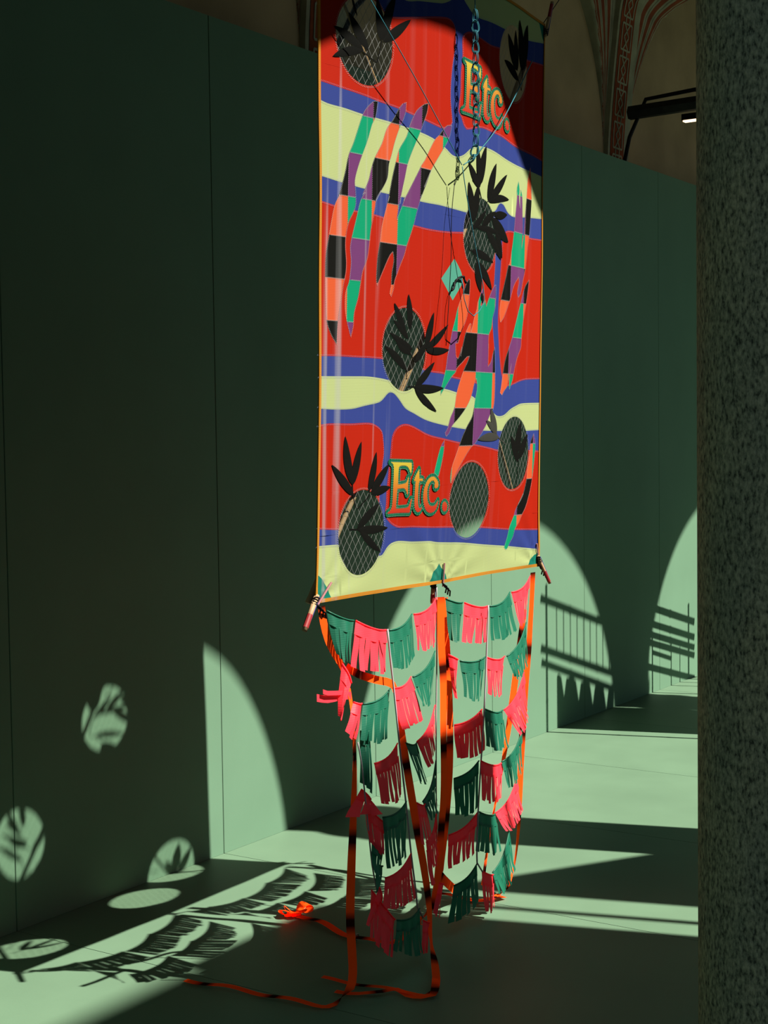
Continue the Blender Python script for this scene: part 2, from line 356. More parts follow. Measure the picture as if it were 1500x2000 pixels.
# arcade to the courtyard: columns and arches
def column(x, label):
    t = tag(empty('column', (x, AY, 0)), label, None, None, 'structure')
    mb = MB(); r = CR
    mb.lathe([(r, 0.22), (r, 0.5), (r, 1.0), (r, 1.5), (r, 2.0), (r, 2.5), (r*0.99, 2.78)], 96); mb.build('shaft', M['granite'], t, True)
    mb = MB(); mb.lathe([(r*1.35, 0.08), (r*1.38, 0.12), (r*1.3, 0.15), (r*1.12, 0.165), (r*1.15, 0.19), (r*1.02, 0.22)], 64); mb.box((-0.28, -0.28, 0), (0.28, 0.28, 0.08)); mb.build('base', M['granite'], t)
    mb = MB(); mb.lathe([(r*0.99, 2.78), (r*1.1, 2.8), (r*1.1, 2.83), (r*1.0, 2.85), (r*1.05, 2.95), (r*1.2, 3.02), (r*1.25, 3.04)], 64); mb.box((-0.21, -0.21, 3.04), (0.21, 0.21, ASP)); mb.build('capital', M['granite'], t)
for k, lb in ((-2, 'granite column far behind the viewer'), (-1, 'granite column behind the viewer'), (0, 'speckled granite column filling the edge of the view'), (1, 'granite column beyond the speckled one'), (2, 'third granite column of the arcade'), (3, 'farthest granite column of the arcade')):
    column(CX0+BAY*k, lb)
V = []; FQ = []
def arc_top(x):
    c = CX0+BAY*(math.floor((x-CX0)/BAY)+0.5); d = abs(x-c); shade_dip = 0.10*math.exp(-((x-c-0.66)/0.24)**2) if abs(c-(CX0+BAY/2)) < 0.1 else 0.0   # one arch lowered on one side to shape its shadow on the kite
    return ASP+math.sqrt(AR*AR-d*d)-shade_dip*min(1, (AR-d)*8) if d < AR else ASP
xx = []
for k in range(-2, 4):
    c = CX0+BAY*k
    xx += [c-0.2051, c-0.205, c, c+0.205, c+0.2051]
    cc = c+BAY/2
    xx += [cc-AR*math.cos(math.pi*i/48) for i in range(1, 48)]
xx = sorted(set([XA]+[x for x in xx if XA < x < XB]+[XB]))
TH = 0.09
for x in xx:
    z = arc_top(x)
    V += [(x, AY, z), (x, AY+2*TH, z), (x, AY, 6.4), (x, AY+2*TH, 6.4)]
for i in range(len(xx)-1):
    a, b = i*4, i*4+4
    FQ += [(a, b, b+2, a+2), (a+1, a+3, b+3, b+1), (a, a+1, b+1, b), (a+2, b+2, b+3, a+3)]
tag(obj('wall_arcade', V, FQ, M['arcade']), 'arcade wall of round arches on granite columns', None, None, 'structure')

# unseen opposite wing, added and shaped so its roof line shades near floor and column
def prism(poly, y0, y1):
    mb = MB(); n = len(poly)
    mb.add([(x, y0, z) for x, z in poly]+[(x, y1, z) for x, z in poly], [tuple(range(n)), tuple(range(n, 2*n))[::-1]]+[(i, i+n, (i+1) % n+n, (i+1) % n) for i in range(n)])
    return mb
ow = tag(empty('shade_wing', (0, 0, 0)), 'unseen wing across the courtyard, shaped to shade the near floor', None, None, 'structure')
EY, EZ, EX = -5.0, 15.79-5/0.81, 7.35-0.3025*5
mb = MB(); mb.box((-9, EY-0.4, -0.1), (EX, EY, EZ-0.12)); mb.build('front_wall', M['facade'], ow)
mb = MB(); mb.add([(-9.2, EY+0.0, EZ), (EX, EY+0.0, EZ), (EX, EY-4.5, EZ-1.0), (-9.2, EY-4.5, EZ-1.0), (-9.2, EY, EZ-0.12), (EX, EY, EZ-0.12), (EX, EY-4.5, EZ-1.12), (-9.2, EY-4.5, EZ-1.12)], [(0, 1, 2, 3), (4, 7, 6, 5), (0, 4, 5, 1), (1, 5, 6, 2), (2, 6, 7, 3), (3, 7, 4, 0)]); mb.build('roof', mat('roof_tile', (0.3, 0.14, 0.09), 0.9, 0.1), ow)
sm = mat('dark_shutter', (0.05, 0.09, 0.06), 0.7, 0.2)
for i in range(4):
    for j in range(2):
        mb = MB(); mb.box((-7+i*3.1, EY-0.02, 1.2+j*4), (-5.8+i*3.1, EY+0.03, 3.4+j*4)); mb.build('shutter', sm, ow)

# ------------------------------------------------------------------ things off to the side that throw shadows into view
def board(name, x0, x1, ztop0, ztop1, y, label):
    t = tag(empty(name, ((x0+x1)/2, y, 0)), label, 'display board')
    w = (x1-x0)/2
    prism([(-w, 0.02), (w, 0.02), (w, ztop1), (-w, ztop0)], -0.02, 0.02).build('panel', M['wall'], t)
    for s in (-1, 1):
        mb = MB(); mb.box((s*w*0.75-0.03, -0.35, -0.06), (s*w*0.75+0.03, 0.35, 0.0)); mb.box((s*w*0.75-0.02, 0.02, 0.0), (s*w*0.75+0.02, 0.05, min(ztop0, ztop1)-0.3)); mb.build('foot', M['rail'], t)
BY = -0.4; sh = 0.3025*9.6; zo = 9.6/0.81  # unseen boards and pole, added to cut the sun into floor streaks
board('shade_board', 7.05-sh, 7.705-sh, 15.79-zo, 15.79-zo, BY, 'tall green board with a level top, added to shade the tail and floor')
board('shade_board', 8.005-sh, 8.62-sh, 15.50-zo, 14.93-zo, BY, 'tall green board with a slanting top, added to shade the floor')
mb = MB(); mb.tube([(7.835-sh, BY, -0.06), (7.835-sh, BY, 3.9)], 0.017, 10); o = mb.build('pole', M['bamboo'])
tag(o, 'thin bamboo pole added between the two boards to part the light', 'pole')

def bamboo(mb, a, b, r, node=0.28):
    a, b = Vector(a), Vector(b); L = (b-a).length; k = max(1, int(L/node)); pts = []; rr = []
    for i in range(k):
        for t, m in ((0.0, 1.16), (0.04, 0.98), (0.5, 0.95), (0.96, 0.98)):
            pts.append(a.lerp(b, (i+t)/k)); rr.append(r*m)
    pts.append(b); rr.append(r*1.05); mb.tube(pts, rr, 10)
def screen(loc, ang, label, spec, cloth=None):
    t = tag(empty('bamboo_screen', loc), label, 'bamboo screen'); t.rotation_euler = (0, 0, ang)
    for nm, a, b, r in spec:
        mb = MB(); bamboo(mb, a, b, r); mb.build(nm, M['bamboo'], t, True)
    if cloth: cloth(t)
    return t
sp = [('post', (0, 0, 0), (0, 0, 2.04), 0.011), ('post', (0.95, 0, 0), (0.95, 0, 2.0), 0.011)]
sp += [('rail', (-0.065, 0, 1.967), (1.0, 0, 1.967), 0.0135), ('rail', (-0.065, 0, 1.715), (1.0, 0, 1.705), 0.0135), ('rail', (-0.06, 0, 1.645), (1.0, 0, 1.62), 0.0125)]
sp += [('baluster', (0.122+0.0853*i, 0, 1.71), (0.122+0.0853*i, 0, 1.96), 0.005) for i in range(9)]
sp += [('slat', (0.1, -0.02, 0.12+0.09*i), (1.25, -0.03, 0.10+0.09*i), 0.012) for i in range(3)]
def scr_cloth(t):
    pts = [(0.122, 1.60)]; x = 0.122
    while x < 0.84:
        for dx, z in ((0.02, 1.61), (0.03, 1.60), (0.035, 1.50), (0.03, 1.60), (0.07, 1.615)):
            x += dx; pts.append((min(x, 0.86), z))
    P = pts+[(0.86, 0.28), (0.122, 0.28)]
    prism(P, -0.004, 0.004).build('hanging_cloth', M['teal'], t)
screen((7.017, 2.406, 0), math.radians(-12), 'tall bamboo screen hung with cloth beyond the granite column', sp, scr_cloth)
sp = [('post', (0, 0, 0), (0, 0, 1.15), 0.012), ('post', (-0.60, 0, 0), (-0.60, 0, 0.86), 0.009), ('post', (-0.296, 0, 0.0), (-0.296, 0, 0.87), 0.007), ('post', (-0.15, 0, 0.0), (-0.15, 0, 0.87), 0.006)]
sp += [('rail', (-0.72, 0, z-0.02), (0.1, 0, z+0.01), r) for z, r in ((1.055, 0.0145), (0.96, 0.0135), (0.897, 0.0125), (0.848, 0.0125), (0.705, 0.013))]+[('rail', (-0.6, 0, 0.78), (-0.29, 0, 0.785), 0.009)]
sp += [('brace', (-0.55, -0.1-0.06*i, 0.02), (0.4, -0.25-0.06*i, 0.05), 0.012) for i in range(3)]
screen((8.744, 2.892, 0), math.radians(-12), 'low bamboo rack of stacked rails beyond the taller screen', sp)

# tie rod and lamp under the vault
mb = MB(); mb.tube([(AX, OY-0.10, 3.39), (AX+0.02, AY+0.05, 3.43)], 0.042, 6)
o = mb.build('tie_rod', M['rail']); tag(o, 'dark iron tie rod crossing under the painted vault', 'tie rod')
mb = MB(); mb.tube([(AX-0.03, OY-0.06, 3.02), (AX+0.0, OY-0.1, 3.25), (AX+0.01, OY-0.2, 3.46), (AX+0.01, OY-0.5, 3.475), (AX+0.01, OY-1.2, 3.47), (AX+0.01, AY+0.1, 3.49)], 0.012, 8)
o = mb.build('power_cable', M['iron'], None, True); tag(o, 'black cable running along the tie rod from the wall', 'cable')
mb = MB(); mb.tube([(AX-BAY-0.05, OY-0.06, 3.05), (AX-BAY+0.1, OY-0.12, 3.35), (AX-BAY+0.1, OY-0.5, 3.6)], 0.012, 8)
o = mb.build('power_cable', M['iron'], None, True); tag(o, 'black cable on the vault band behind the kite edge', 'cable')
lm = tag(empty('track_lamp', (8.45, 3.40, 3.34)), 'small black bar lamp with a lit warm strip by the column', 'lamp')
mb = MB(); mb.box((-0.025, -0.3, 0.0), (0.025, 0.035, 0.036)); mb.build('housing', M['iron'], lm)
em, N, L = nodes_of('warm_led'); N['Principled BSDF'].inputs['Emission Color'].default_value = (1, 0.62, 0.36, 1); N['Principled BSDF'].inputs['Emission Strength'].default_value = 1.0
mb = MB(); mb.box((-0.02, -0.29, -0.008), (0.02, 0.028, 0.0)); mb.build('light_strip', em, lm)
mb = MB(); mb.tube([(0, -0.2, 0.036), (0, -0.2, 0.13)], 0.006, 8); mb.build('bracket', M['iron'], lm)

# ------------------------------------------------------------------ the kite
K = {"outline":[[-7,1730],[2,1554],[7,1297],[14,1038],[16,776],[19,510],[16,243],[13,1],[207,2],[407,2],[614,0],[910,2],[1283,-3],[1272,179],[1266,603],[1263,938],[1252,1351],[1244,1703],[1241,1762],[1084,1763],[940,1764],[618,1762],[319,1754]],"layers":[["lime_band",[[-132,1894],[-129,1654],[0,1675],[154,1665],[345,1627],[414,1639],[513,1655],[533,1660],[565,1674],[600,1695],[629,1697],[650,1686],[705,1664],[811,1667],[906,1669],[1080,1676],[1239,1699],[1385,1714],[1357,2358]]],["lime_band",[[-125,1306],[7,1306],[43,1301],[105,1299],[175,1294],[231,1293],[292,1292],[373,1288],[431,1284],[496,1276],[555,1261],[594,1246],[623,1245],[658,1256],[699,1280],[736,1292],[789,1297],[845,1295],[943,1284],[1068,1277],[1249,1276],[1405,1269],[1410,1151],[1247,1139],[1095,1126],[1010,1117],[965,1123],[925,1145],[906,1147],[887,1137],[874,1123],[842,1107],[774,1094],[679,1092],[594,1094],[536,1096],[476,1095],[433,1095],[343,1097],[293,1098],[194,1100],[153,1102],[97,1106],[13,1113],[-122,1117]]],["lime_band",[[-116,594],[18,597],[151,600],[225,601],[283,597],[320,592],[385,585],[486,581],[596,574],[664,565],[755,556],[782,547],[851,523],[903,506],[921,499],[947,496],[981,501],[1026,519],[1065,529],[1109,537],[1256,541],[1437,544],[1441,454],[1260,451],[1141,449],[952,450],[827,452],[719,457],[610,467],[504,483],[435,503],[392,517],[361,541],[334,558],[313,559],[295,546],[275,533],[210,522],[154,513],[81,511],[19,513],[-115,519]]],["lime_band",[[-111,157],[23,152],[110,150],[199,139],[247,121],[288,108],[310,108],[331,127],[353,138],[390,142],[458,136],[554,131],[597,125],[742,114],[867,100],[1051,81],[1258,57],[1459,34],[1477,-364],[-107,-147]]],["blue_band",[[-129,1654],[0,1675],[154,1665],[345,1627],[414,1639],[513,1655],[533,1660],[565,1674],[600,1695],[629,1697],[650,1686],[705,1664],[811,1667],[906,1669],[1080,1676],[1239,1699],[1385,1714],[1389,1640],[1238,1632],[1083,1616],[879,1607],[814,1602],[746,1608],[683,1612],[647,1600],[633,1584],[636,1530],[629,1488],[629,1430],[622,1376],[638,1359],[654,1338],[669,1330],[759,1349],[828,1348],[901,1345],[1022,1332],[1246,1325],[1403,1314],[1405,1269],[1249,1276],[1068,1277],[943,1284],[845,1295],[789,1297],[736,1292],[699,1280],[658,1256],[623,1245],[594,1246],[555,1261],[496,1276],[431,1284],[373,1288],[292,1292],[231,1293],[175,1294],[105,1299],[43,1301],[7,1306],[-125,1306],[-125,1350],[6,1353],[81,1349],[176,1343],[235,1338],[326,1333],[396,1325],[444,1320],[526,1312],[553,1313],[582,1326],[590,1336],[579,1392],[577,1435],[583,1494],[595,1553],[593,1602],[567,1622],[514,1618],[415,1597],[306,1574],[269,1573],[232,1603],[154,1639],[1,1633],[-128,1611]]],["blue_band",[[-122,1117],[13,1113],[97,1106],[153,1102],[194,1100],[293,1098],[343,1097],[433,1095],[476,1095],[536,1096],[594,1094],[679,1092],[774,1094],[842,1107],[874,1123],[887,1137],[906,1147],[925,1145],[965,1123],[1010,1117],[1095,1126],[1247,1139],[1410,1151],[1414,1073],[1250,1073],[1143,1068],[1013,1072],[965,1070],[938,1060],[924,1040],[920,990],[916,936],[911,855],[913,773],[920,738],[931,683],[947,630],[964,605],[985,591],[1031,595],[1088,607],[1146,614],[1252,618],[1433,624],[1437,544],[1256,541],[1109,537],[1065,529],[1026,519],[981,501],[947,496],[921,499],[903,506],[851,523],[782,547],[755,556],[664,565],[596,574],[486,581],[385,585],[320,592],[283,597],[225,601],[151,600],[18,597],[-116,594],[-117,644],[17,649],[77,651],[150,651],[281,650],[407,637],[507,622],[581,617],[628,608],[669,604],[777,594],[863,595],[901,608],[901,643],[893,704],[882,744],[871,798],[872,878],[875,933],[875,986],[862,1029],[811,1045],[667,1034],[572,1026],[479,1024],[407,1027],[271,1034],[236,1037],[156,1039],[74,1044],[14,1050],[-122,1054]]],["blue_band",[[-115,519],[19,513],[81,511],[154,513],[210,522],[275,533],[295,546],[313,559],[334,558],[361,541],[392,517],[435,503],[504,483],[610,467],[719,457],[827,452],[952,450],[1141,449],[1260,451],[1441,454],[1444,377],[1264,383],[1182,387],[939,392],[895,398],[785,411],[686,419],[608,429],[515,443],[437,466],[394,473],[356,463],[336,440],[331,403],[328,372],[322,314],[319,285],[319,250],[317,218],[335,201],[356,189],[387,180],[454,177],[550,170],[678,163],[837,153],[1046,134],[1271,119],[1456,106],[1459,34],[1258,57],[1051,81],[867,100],[742,114],[597,125],[554,131],[458,136],[390,142],[353,138],[331,127],[310,108],[288,108],[247,121],[199,139],[110,150],[23,152],[-111,157],[-111,204],[22,196],[106,190],[196,185],[265,200],[286,244],[288,282],[293,319],[296,356],[301,392],[296,429],[288,453],[262,469],[230,476],[155,474],[63,474],[20,470],[-115,460]]]],"flames":[[[222,1335],[197,1317],[179,1296],[158,1250],[142,1213],[125,1181],[112,1134],[97,1090],[89,1070],[93,1074],[74,1043],[61,996],[53,960],[43,911],[41,865],[42,820],[46,751],[52,728],[69,701],[87,683],[90,742],[99,789],[109,840],[118,871],[120,900],[116,941],[118,971],[128,1005],[147,1035],[155,1054],[154,1084],[153,1094],[151,1118],[164,1157],[178,1187],[199,1229],[217,1275],[229,1293],[238,1337]],[[348,1350],[331,1334],[305,1299],[279,1271],[259,1229],[230,1187],[216,1156],[206,1125],[182,1084],[192,1091],[174,1066],[161,1027],[144,976],[138,957],[135,938],[137,920],[139,903],[136,873],[131,847],[120,825],[117,801],[119,769],[129,737],[143,705],[152,733],[155,769],[170,810],[178,845],[186,881],[204,916],[213,964],[218,998],[226,1027],[235,1058],[238,1078],[258,1104],[237,1074],[258,1101],[285,1140],[291,1179],[301,1203],[313,1237],[328,1270],[341,1294],[358,1327],[361,1354]],[[443,1363],[409,1341],[382,1303],[365,1264],[334,1224],[322,1194],[317,1180],[305,1143],[289,1080],[294,1094],[285,1069],[275,1041],[264,1007],[258,966],[250,929],[247,893],[247,860],[250,849],[276,893],[302,934],[315,945],[320,923],[313,887],[311,850],[306,831],[312,823],[321,844],[326,868],[337,889],[350,914],[365,939],[376,967],[392,998],[407,1031],[422,1072],[441,1114],[433,1097],[466,1152],[485,1188],[451,1136],[485,1188],[514,1221],[550,1261],[575,1293],[586,1327],[563,1324],[532,1301],[522,1291],[501,1276],[477,1247],[453,1213],[434,1193],[425,1180],[402,1149],[375,1112],[357,1088],[363,1102],[352,1076],[341,1056],[329,1033],[336,1072],[343,1099],[341,1078],[347,1106],[360,1150],[372,1190],[394,1232],[421,1276],[435,1303],[456,1343],[462,1369]],[[1041,1232],[1029,1212],[1027,1189],[1031,1197],[1028,1166],[1020,1124],[1012,1071],[1007,1043],[996,1003],[984,969],[977,966],[959,926],[942,889],[928,858],[925,847],[921,814],[930,786],[955,805],[986,846],[998,863],[1023,906],[1058,936],[1064,921],[1050,884],[1058,872],[1076,885],[1095,929],[1112,964],[1121,996],[1130,1039],[1143,1080],[1151,1140],[1155,1191],[1147,1229],[1154,1196],[1146,1253],[1135,1288],[1116,1249],[1109,1190],[1109,1190],[1098,1119],[1093,1074],[1077,1028],[1083,1073],[1078,1131],[1071,1191],[1059,1209],[1055,1183],[1055,1149],[1047,1182],[1049,1207]],[[1147,934],[1112,908],[1078,852],[1046,794],[1021,746],[1002,717],[972,671],[959,630],[949,585],[943,569],[958,562],[973,577],[992,589],[1003,622],[1017,662],[1007,609],[1009,580],[1031,612],[1037,629],[1055,671],[1074,697],[1089,715],[1092,740],[1098,772],[1107,812],[1123,849],[1139,899]],[[710,902],[692,883],[678,859],[666,840],[649,813],[634,774],[621,744],[611,711],[601,679],[607,697],[599,671],[592,633],[580,599],[570,573],[570,557],[596,584],[624,610],[648,626],[653,636],[687,656],[713,672],[727,674],[719,660],[699,636],[685,614],[667,582],[658,559],[651,525],[642,509],[628,491],[616,462],[602,447],[608,436],[622,444],[641,467],[680,491],[720,520],[745,547],[755,566],[766,595],[777,610],[785,585],[776,547],[770,518],[761,494],[731,464],[706,435],[688,407],[670,378],[652,347],[646,313],[650,297],[661,309],[685,335],[709,358],[739,384],[764,403],[786,413],[823,442],[856,472],[872,494],[898,520],[903,535],[905,573],[903,628],[900,655],[894,707],[886,695],[870,662],[850,647],[850,681],[847,718],[848,702],[848,743],[865,765],[871,798],[885,826],[887,853],[885,896],[878,896],[865,886],[842,858],[823,828],[816,845],[805,834],[785,827],[790,841],[802,868],[800,883],[788,870],[777,850],[767,836],[763,818],[748,788],[736,756],[730,747],[730,770],[722,770],[699,741],[688,714],[673,672],[678,700],[665,671],[658,664],[647,670],[641,709],[654,710],[668,739],[685,761],[704,793],[715,856],[716,897]],[[600,424],[586,411],[573,385],[554,331],[570,321],[578,320],[591,356],[600,395]],[[1219,440],[1196,413],[1191,376],[1176,333],[1168,292],[1156,267],[1137,236],[1112,214],[1143,246],[1118,219],[1093,194],[1082,177],[1052,145],[1037,109],[1019,79],[1031,71],[1043,74],[1058,90],[1081,111],[1092,134],[1123,155],[1142,177],[1167,205],[1199,253],[1199,253],[1214,291],[1229,360],[1234,404],[1225,428]]],"ell":[[185,1505,111,134],[979,1581,109,114],[773,1034,106,111],[382,680,102,116],[1062,379,117,116],[771,242,121,115],[211,177,102,117]],"leaves":[[174,1459,63,1501,24.0,"black"],[172,1460,60,1424,21.8,"black"],[194,1464,117,1547,29.2,"black"],[245,1498,228,1607,32.1,"black"],[252,1502,305,1629,32.1,"black"],[254,1498,372,1579,25.9,"black"],[129,1586,149,1543,7.3,"black"],[1008,1566,928,1661,44.8,"black"],[1008,1566,986,1684,35.5,"black"],[1043,1573,1018,1722,47.9,"black"],[1050,1575,1086,1722,48.7,"black"],[1018,1539,902,1576,30.1,"black"],[755,1175,684,1238,27.4,"black"],[757,1175,736,1293,30.0,"black"],[762,1185,793,1301,35.0,"black"],[817,1142,863,1260,36.9,"black"],[826,1146,945,1238,27.9,"black"],[829,1149,963,1164,16.9,"black"],[718,1070,687,1182,40.3,"black"],[723,1071,750,1183,37.0,"black"],[820,1142,964,1165,21.2,"black"],[719,1049,804,1113,21.6,"black"],[780,1064,868,1116,23.9,"black"],[859,1106,953,1117,22.7,"black"],[844,1092,967,1035,41.1,"black"],[804,1059,916,976,28.9,"black"],[872,1061,923,982,30.5,"black"],[747,1056,898,1053,17.0,"black"],[723,986,859,963,22.3,"black"],[753,954,855,880,30.4,"black"],[753,954,783,867,34.6,"black"],[788,866,799,836,13.5,"black"],[379,725,326,806,23.1,"black"],[400,736,389,834,25.1,"black"],[392,711,324,758,19.6,"black"],[415,682,308,724,20.1,"black"],[394,671,333,708,21.3,"black"],[389,624,287,687,22.7,"black"],[432,648,480,702,21.9,"black"],[407,667,363,707,20.5,"black"],[436,579,530,650,24.2,"black"],[430,577,582,577,22.3,"black"],[437,572,550,509,21.1,"black"],[480,685,517,791,26.8,"black"],[485,687,595,760,21.4,"black"],[485,683,604,688,19.8,"black"],[926,443,879,520,30.1,"grey"],[927,442,852,483,18.7,"grey"],[944,430,803,425,24.3,"grey"],[1094,351,1031,434,33.6,"black"],[1085,378,1106,477,42.9,"black"],[1097,361,1167,438,35.6,"black"],[168,281,75,365,24.4,"black"],[162,310,128,440,28.5,"black"],[164,310,196,425,25.7,"black"],[236,289,264,396,24.5,"black"],[248,286,324,361,27.2,"black"],[248,282,335,297,21.3,"black"],[191,189,286,253,25.0,"black"],[191,185,330,184,21.7,"black"],[199,187,301,118,20.6,"black"]],"stems":[[[[166,1459],[199,1446],[230,1438]],4,"black"],[[[248,1498],[242,1473],[230,1438]],4,"black"],[[[1045,1512],[1052,1553],[1046,1577]],4,"black"],[[[1045,1512],[1022,1538],[1013,1545]],4,"black"],[[[753,1174],[771,1144]],4,"black"],[[[719,1052],[698,995],[729,980],[759,952]],4,"black"],[[[746,1058],[719,1049]],4,"black"],[[[811,1141],[789,1112]],4,"black"],[[[771,1128],[789,1112]],4,"black"],[[[481,682],[447,658]],4,"black"],[[[389,624],[392,597]],4,"black"],[[[437,578],[398,577]],4,"black"],[[[481,682],[437,648],[403,674]],4,"black"],[[[920,446],[941,431],[998,408]],4,"grey"],[[[1095,378],[1097,349],[1087,268]],4,"black"],[[[162,313],[166,282],[179,245]],4,"black"],[[[236,291],[240,279],[187,242]],4,"black"],[[[195,186],[156,188]],5,"black"]],"letters":[["E",[[329,367],[431,363],[433,351],[431,334],[427,334],[421,344],[410,353],[393,356],[374,355],[369,351],[368,303],[391,304],[409,308],[417,322],[420,322],[418,301],[419,274],[415,273],[410,283],[400,291],[385,292],[366,291],[364,256],[364,235],[397,235],[417,236],[425,239],[436,260],[441,259],[435,236],[432,221],[373,223],[325,223],[325,226],[340,234],[345,248],[346,306],[345,352],[341,361]]],["t",[[472,344],[475,316],[491,316],[494,313],[492,309],[477,310],[473,302],[473,252],[478,234],[485,230],[496,236],[492,226],[476,220],[462,226],[455,238],[455,302],[457,310],[447,311],[456,327]]],["c",[[565,285],[558,287],[555,293],[557,302],[549,309],[538,308],[525,298],[520,285],[520,270],[524,252],[534,238],[551,234],[565,237],[579,250],[579,244],[574,229],[561,218],[539,215],[519,223],[507,238],[500,259],[501,280],[509,300],[526,316],[548,320],[565,312],[576,300],[576,289]]],["dot",[[635,228],[634,223],[632,218],[627,216],[621,215],[615,216],[610,219],[606,224],[605,230],[605,235],[608,240],[612,243],[618,244],[624,242],[629,239],[633,234]]]],"off":[313,1156],"guss":[["corner_gusset",[[7,80],[26,75],[49,55],[67,34],[81,11],[86,-8],[-7,1]]],["corner_gusset",[[1303,58],[1268,56],[1266,43],[1226,31],[1201,7],[1201,-5],[1306,-14]]],["corner_gusset",[[563,1],[569,12],[585,39],[601,48],[612,60],[627,46],[646,36],[662,11],[667,0]]],["corner_gusset",[[1187,1761],[1208,1734],[1234,1707],[1282,1711],[1278,1799]]],["diamond_patch",[[619,953],[664,915],[675,887],[646,859],[618,832],[551,890]]]],"spars":[[[13,1],[115,149],[205,283],[398,565],[463,662],[673,985],[771,1144],[975,1417],[1241,1762]],[[1283,-3],[1102,266],[971,442],[665,830],[431,1156],[254,1400],[165,1517],[37,1703]],[[608,-2],[571,366],[538,953],[515,1749]]],"knot":[[596,857],[606,867],[616,883],[629,896],[646,900],[659,904],[669,900],[677,885]]}
kite = tag(empty('kite', (3.150, 2.315, 1.070)), 'tall banner kite with red, blue and lime patchwork hanging by the wall', 'kite')
kite.rotation_euler = (math.atan(0.030), 0, 0)
W_, H_ = 1.265, 1.78
def wrinkle(u, v):
    """cloth relief in metres, positive towards the courtyard"""
    r = 0.0
    for (cu, cv) in ((0.01, 0.0), (1.275, 0.0), (0.634, 0.0)):
        d = math.hypot(u-cu, v-cv)
        if d < 0.5: a = math.atan2(v-cv, u-cu); r += 0.0016*math.sin(a*13+cu*5)*min(1, d/0.08)*max(0, 1-d/0.5)
    r += 0.0012*math.sin(u*23+3*math.sin(v*3.1))*math.sin(v*5+u*4)
    r += (0.012+0.05*(1-math.exp(-max(v, 0)/0.7)))*math.sin(math.pi*min(1, max(0, u/W_)))   # billow
    return r
def kp(u, v, d=0.0): return (u, -wrinkle(u, v)-d, v)
def smooth_poly(P, closed=True, step=0.010):
    n = len(P); P = [Vector((a/1000, b/1000)) for a, b in P]; T = []
    for i in range(n):
        a = P[i]-P[i-1]; b = P[(i+1) % n]-P[i]
        sharp = a.length < 1e-6 or b.length < 1e-6 or a.angle(b) > 1.05
        T.append(None if sharp else (P[(i+1) % n]-P[i-1]).normalized())
    out = []
    for i in range(n if closed else n-1):
        p, q = P[i], P[(i+1) % n]; L = (q-p).length; m = max(1, int(L/step)); c = (q-p)/L if L > 1e-9 else Vector((1, 0))
        t0 = (T[i] or c)*L; t1 = (T[(i+1) % n] or c)*L
        for j in range(m):
            t = j/m; h = t*t*(3-2*t)
            out.append(p*(2*t**3-3*t*t+1)+t0*(t**3-2*t*t+t)+q*(-2*t**3+3*t*t)+t1*(t**3-t*t))
    return [(x.x, x.y) for x in out]
def inside(P, pts):
    P = np.asarray(P); x, y = pts[:, 0], pts[:, 1]; r = np.zeros(len(pts), bool); j = len(P)-1
    for i in range(len(P)):
        xi, yi = P[i]; xj, yj = P[j]
        if yi != yj:
            c = ((yi > y) != (yj > y)) & (x < (xj-xi)*(y-yi)/(yj-yi)+xi); r ^= c
        j = i
    return r
outline = [(a/1000, b/1000) for a, b in K['outline']]
layers = [(n, smooth_poly(P)) for n, P in K['layers']]
flames = [smooth_poly(P, step=0.008) for P in K['flames']]
guss = [(n, smooth_poly(P)) for n, P in K['guss']]
wins = []
for (cu, cv, ru, rv) in K['ell']:
    if rv > 130: ru, rv, cv = 112, 116, 1487
    wins.append((cu/1000, cv/1000, ru/1000, rv/1000))
winp = [[(cu+ru*math.cos(2*math.pi*i/56), cv+rv*math.sin(2*math.pi*i/56)) for i in range(56)] for cu, cv, ru, rv in wins]
COLS = [0.015, 0.125, 0.221, 0.333, 0.434, 0.543, 0.652, 0.772, 0.885, 0.998, 1.105, 1.215]
ROWS = [0.066, 0.178, 0.293, 0.407, 0.520, 0.629, 0.744, 0.855, 0.966, 1.073, 1.188, 1.290, 1.40]
cv_, ce_ = [], []
def add_poly(P):
    b = len(cv_); cv_.extend(P); n = len(P); ce_.extend([(b+i, b+(i+1) % n) for i in range(n)])
add_poly(outline)
for _, P in layers: add_poly(P)
for P in flames: add_poly(P)
for _, P in guss: add_poly(P)
for P in winp: add_poly(P)
for c in COLS: b = len(cv_); cv_.extend([(c, -0.02), (c, 1.85)]); ce_.append((b, b+1))
for r in ROWS: b = len(cv_); cv_.extend([(-0.03, r), (1.30, r)]); ce_.append((b, b+1))
u = 0.0
while u < 1.27:
    du = 0.013
    v = 0.008
    while v < 1.79:
        cv_.append((u+random.uniform(-1, 1)*0.0006, v+random.uniform(-1, 1)*0.001)); v += 0.02 if du < 0.01 else 0.013
    u += du
rv, re, rf, _, _, _ = delaunay_2d_cdt([Vector(p) for p in cv_], ce_, [], 0, 1e-5, False)
VT = np.array([(p.x, p.y) for p in rv]); TR = np.array([f for f in rf if len(f) == 3])
CE = VT[TR].mean(1)
keep = inside(outline, CE)
for P in winp: keep &= ~inside(P, CE)
TR, CE = TR[keep], CE[keep]
key = np.array([0]*len(TR)); names = {0: ('red_panel', 'red')}
nid = 1
for n, P in layers:
    key[inside(P, CE)] = nid; names[nid] = (n, 'lime' if n.startswith('lime') else 'blue'); nid += 1
col_i = np.searchsorted(COLS, CE[:, 0]); row_i = np.searchsorted(ROWS, CE[:, 1])
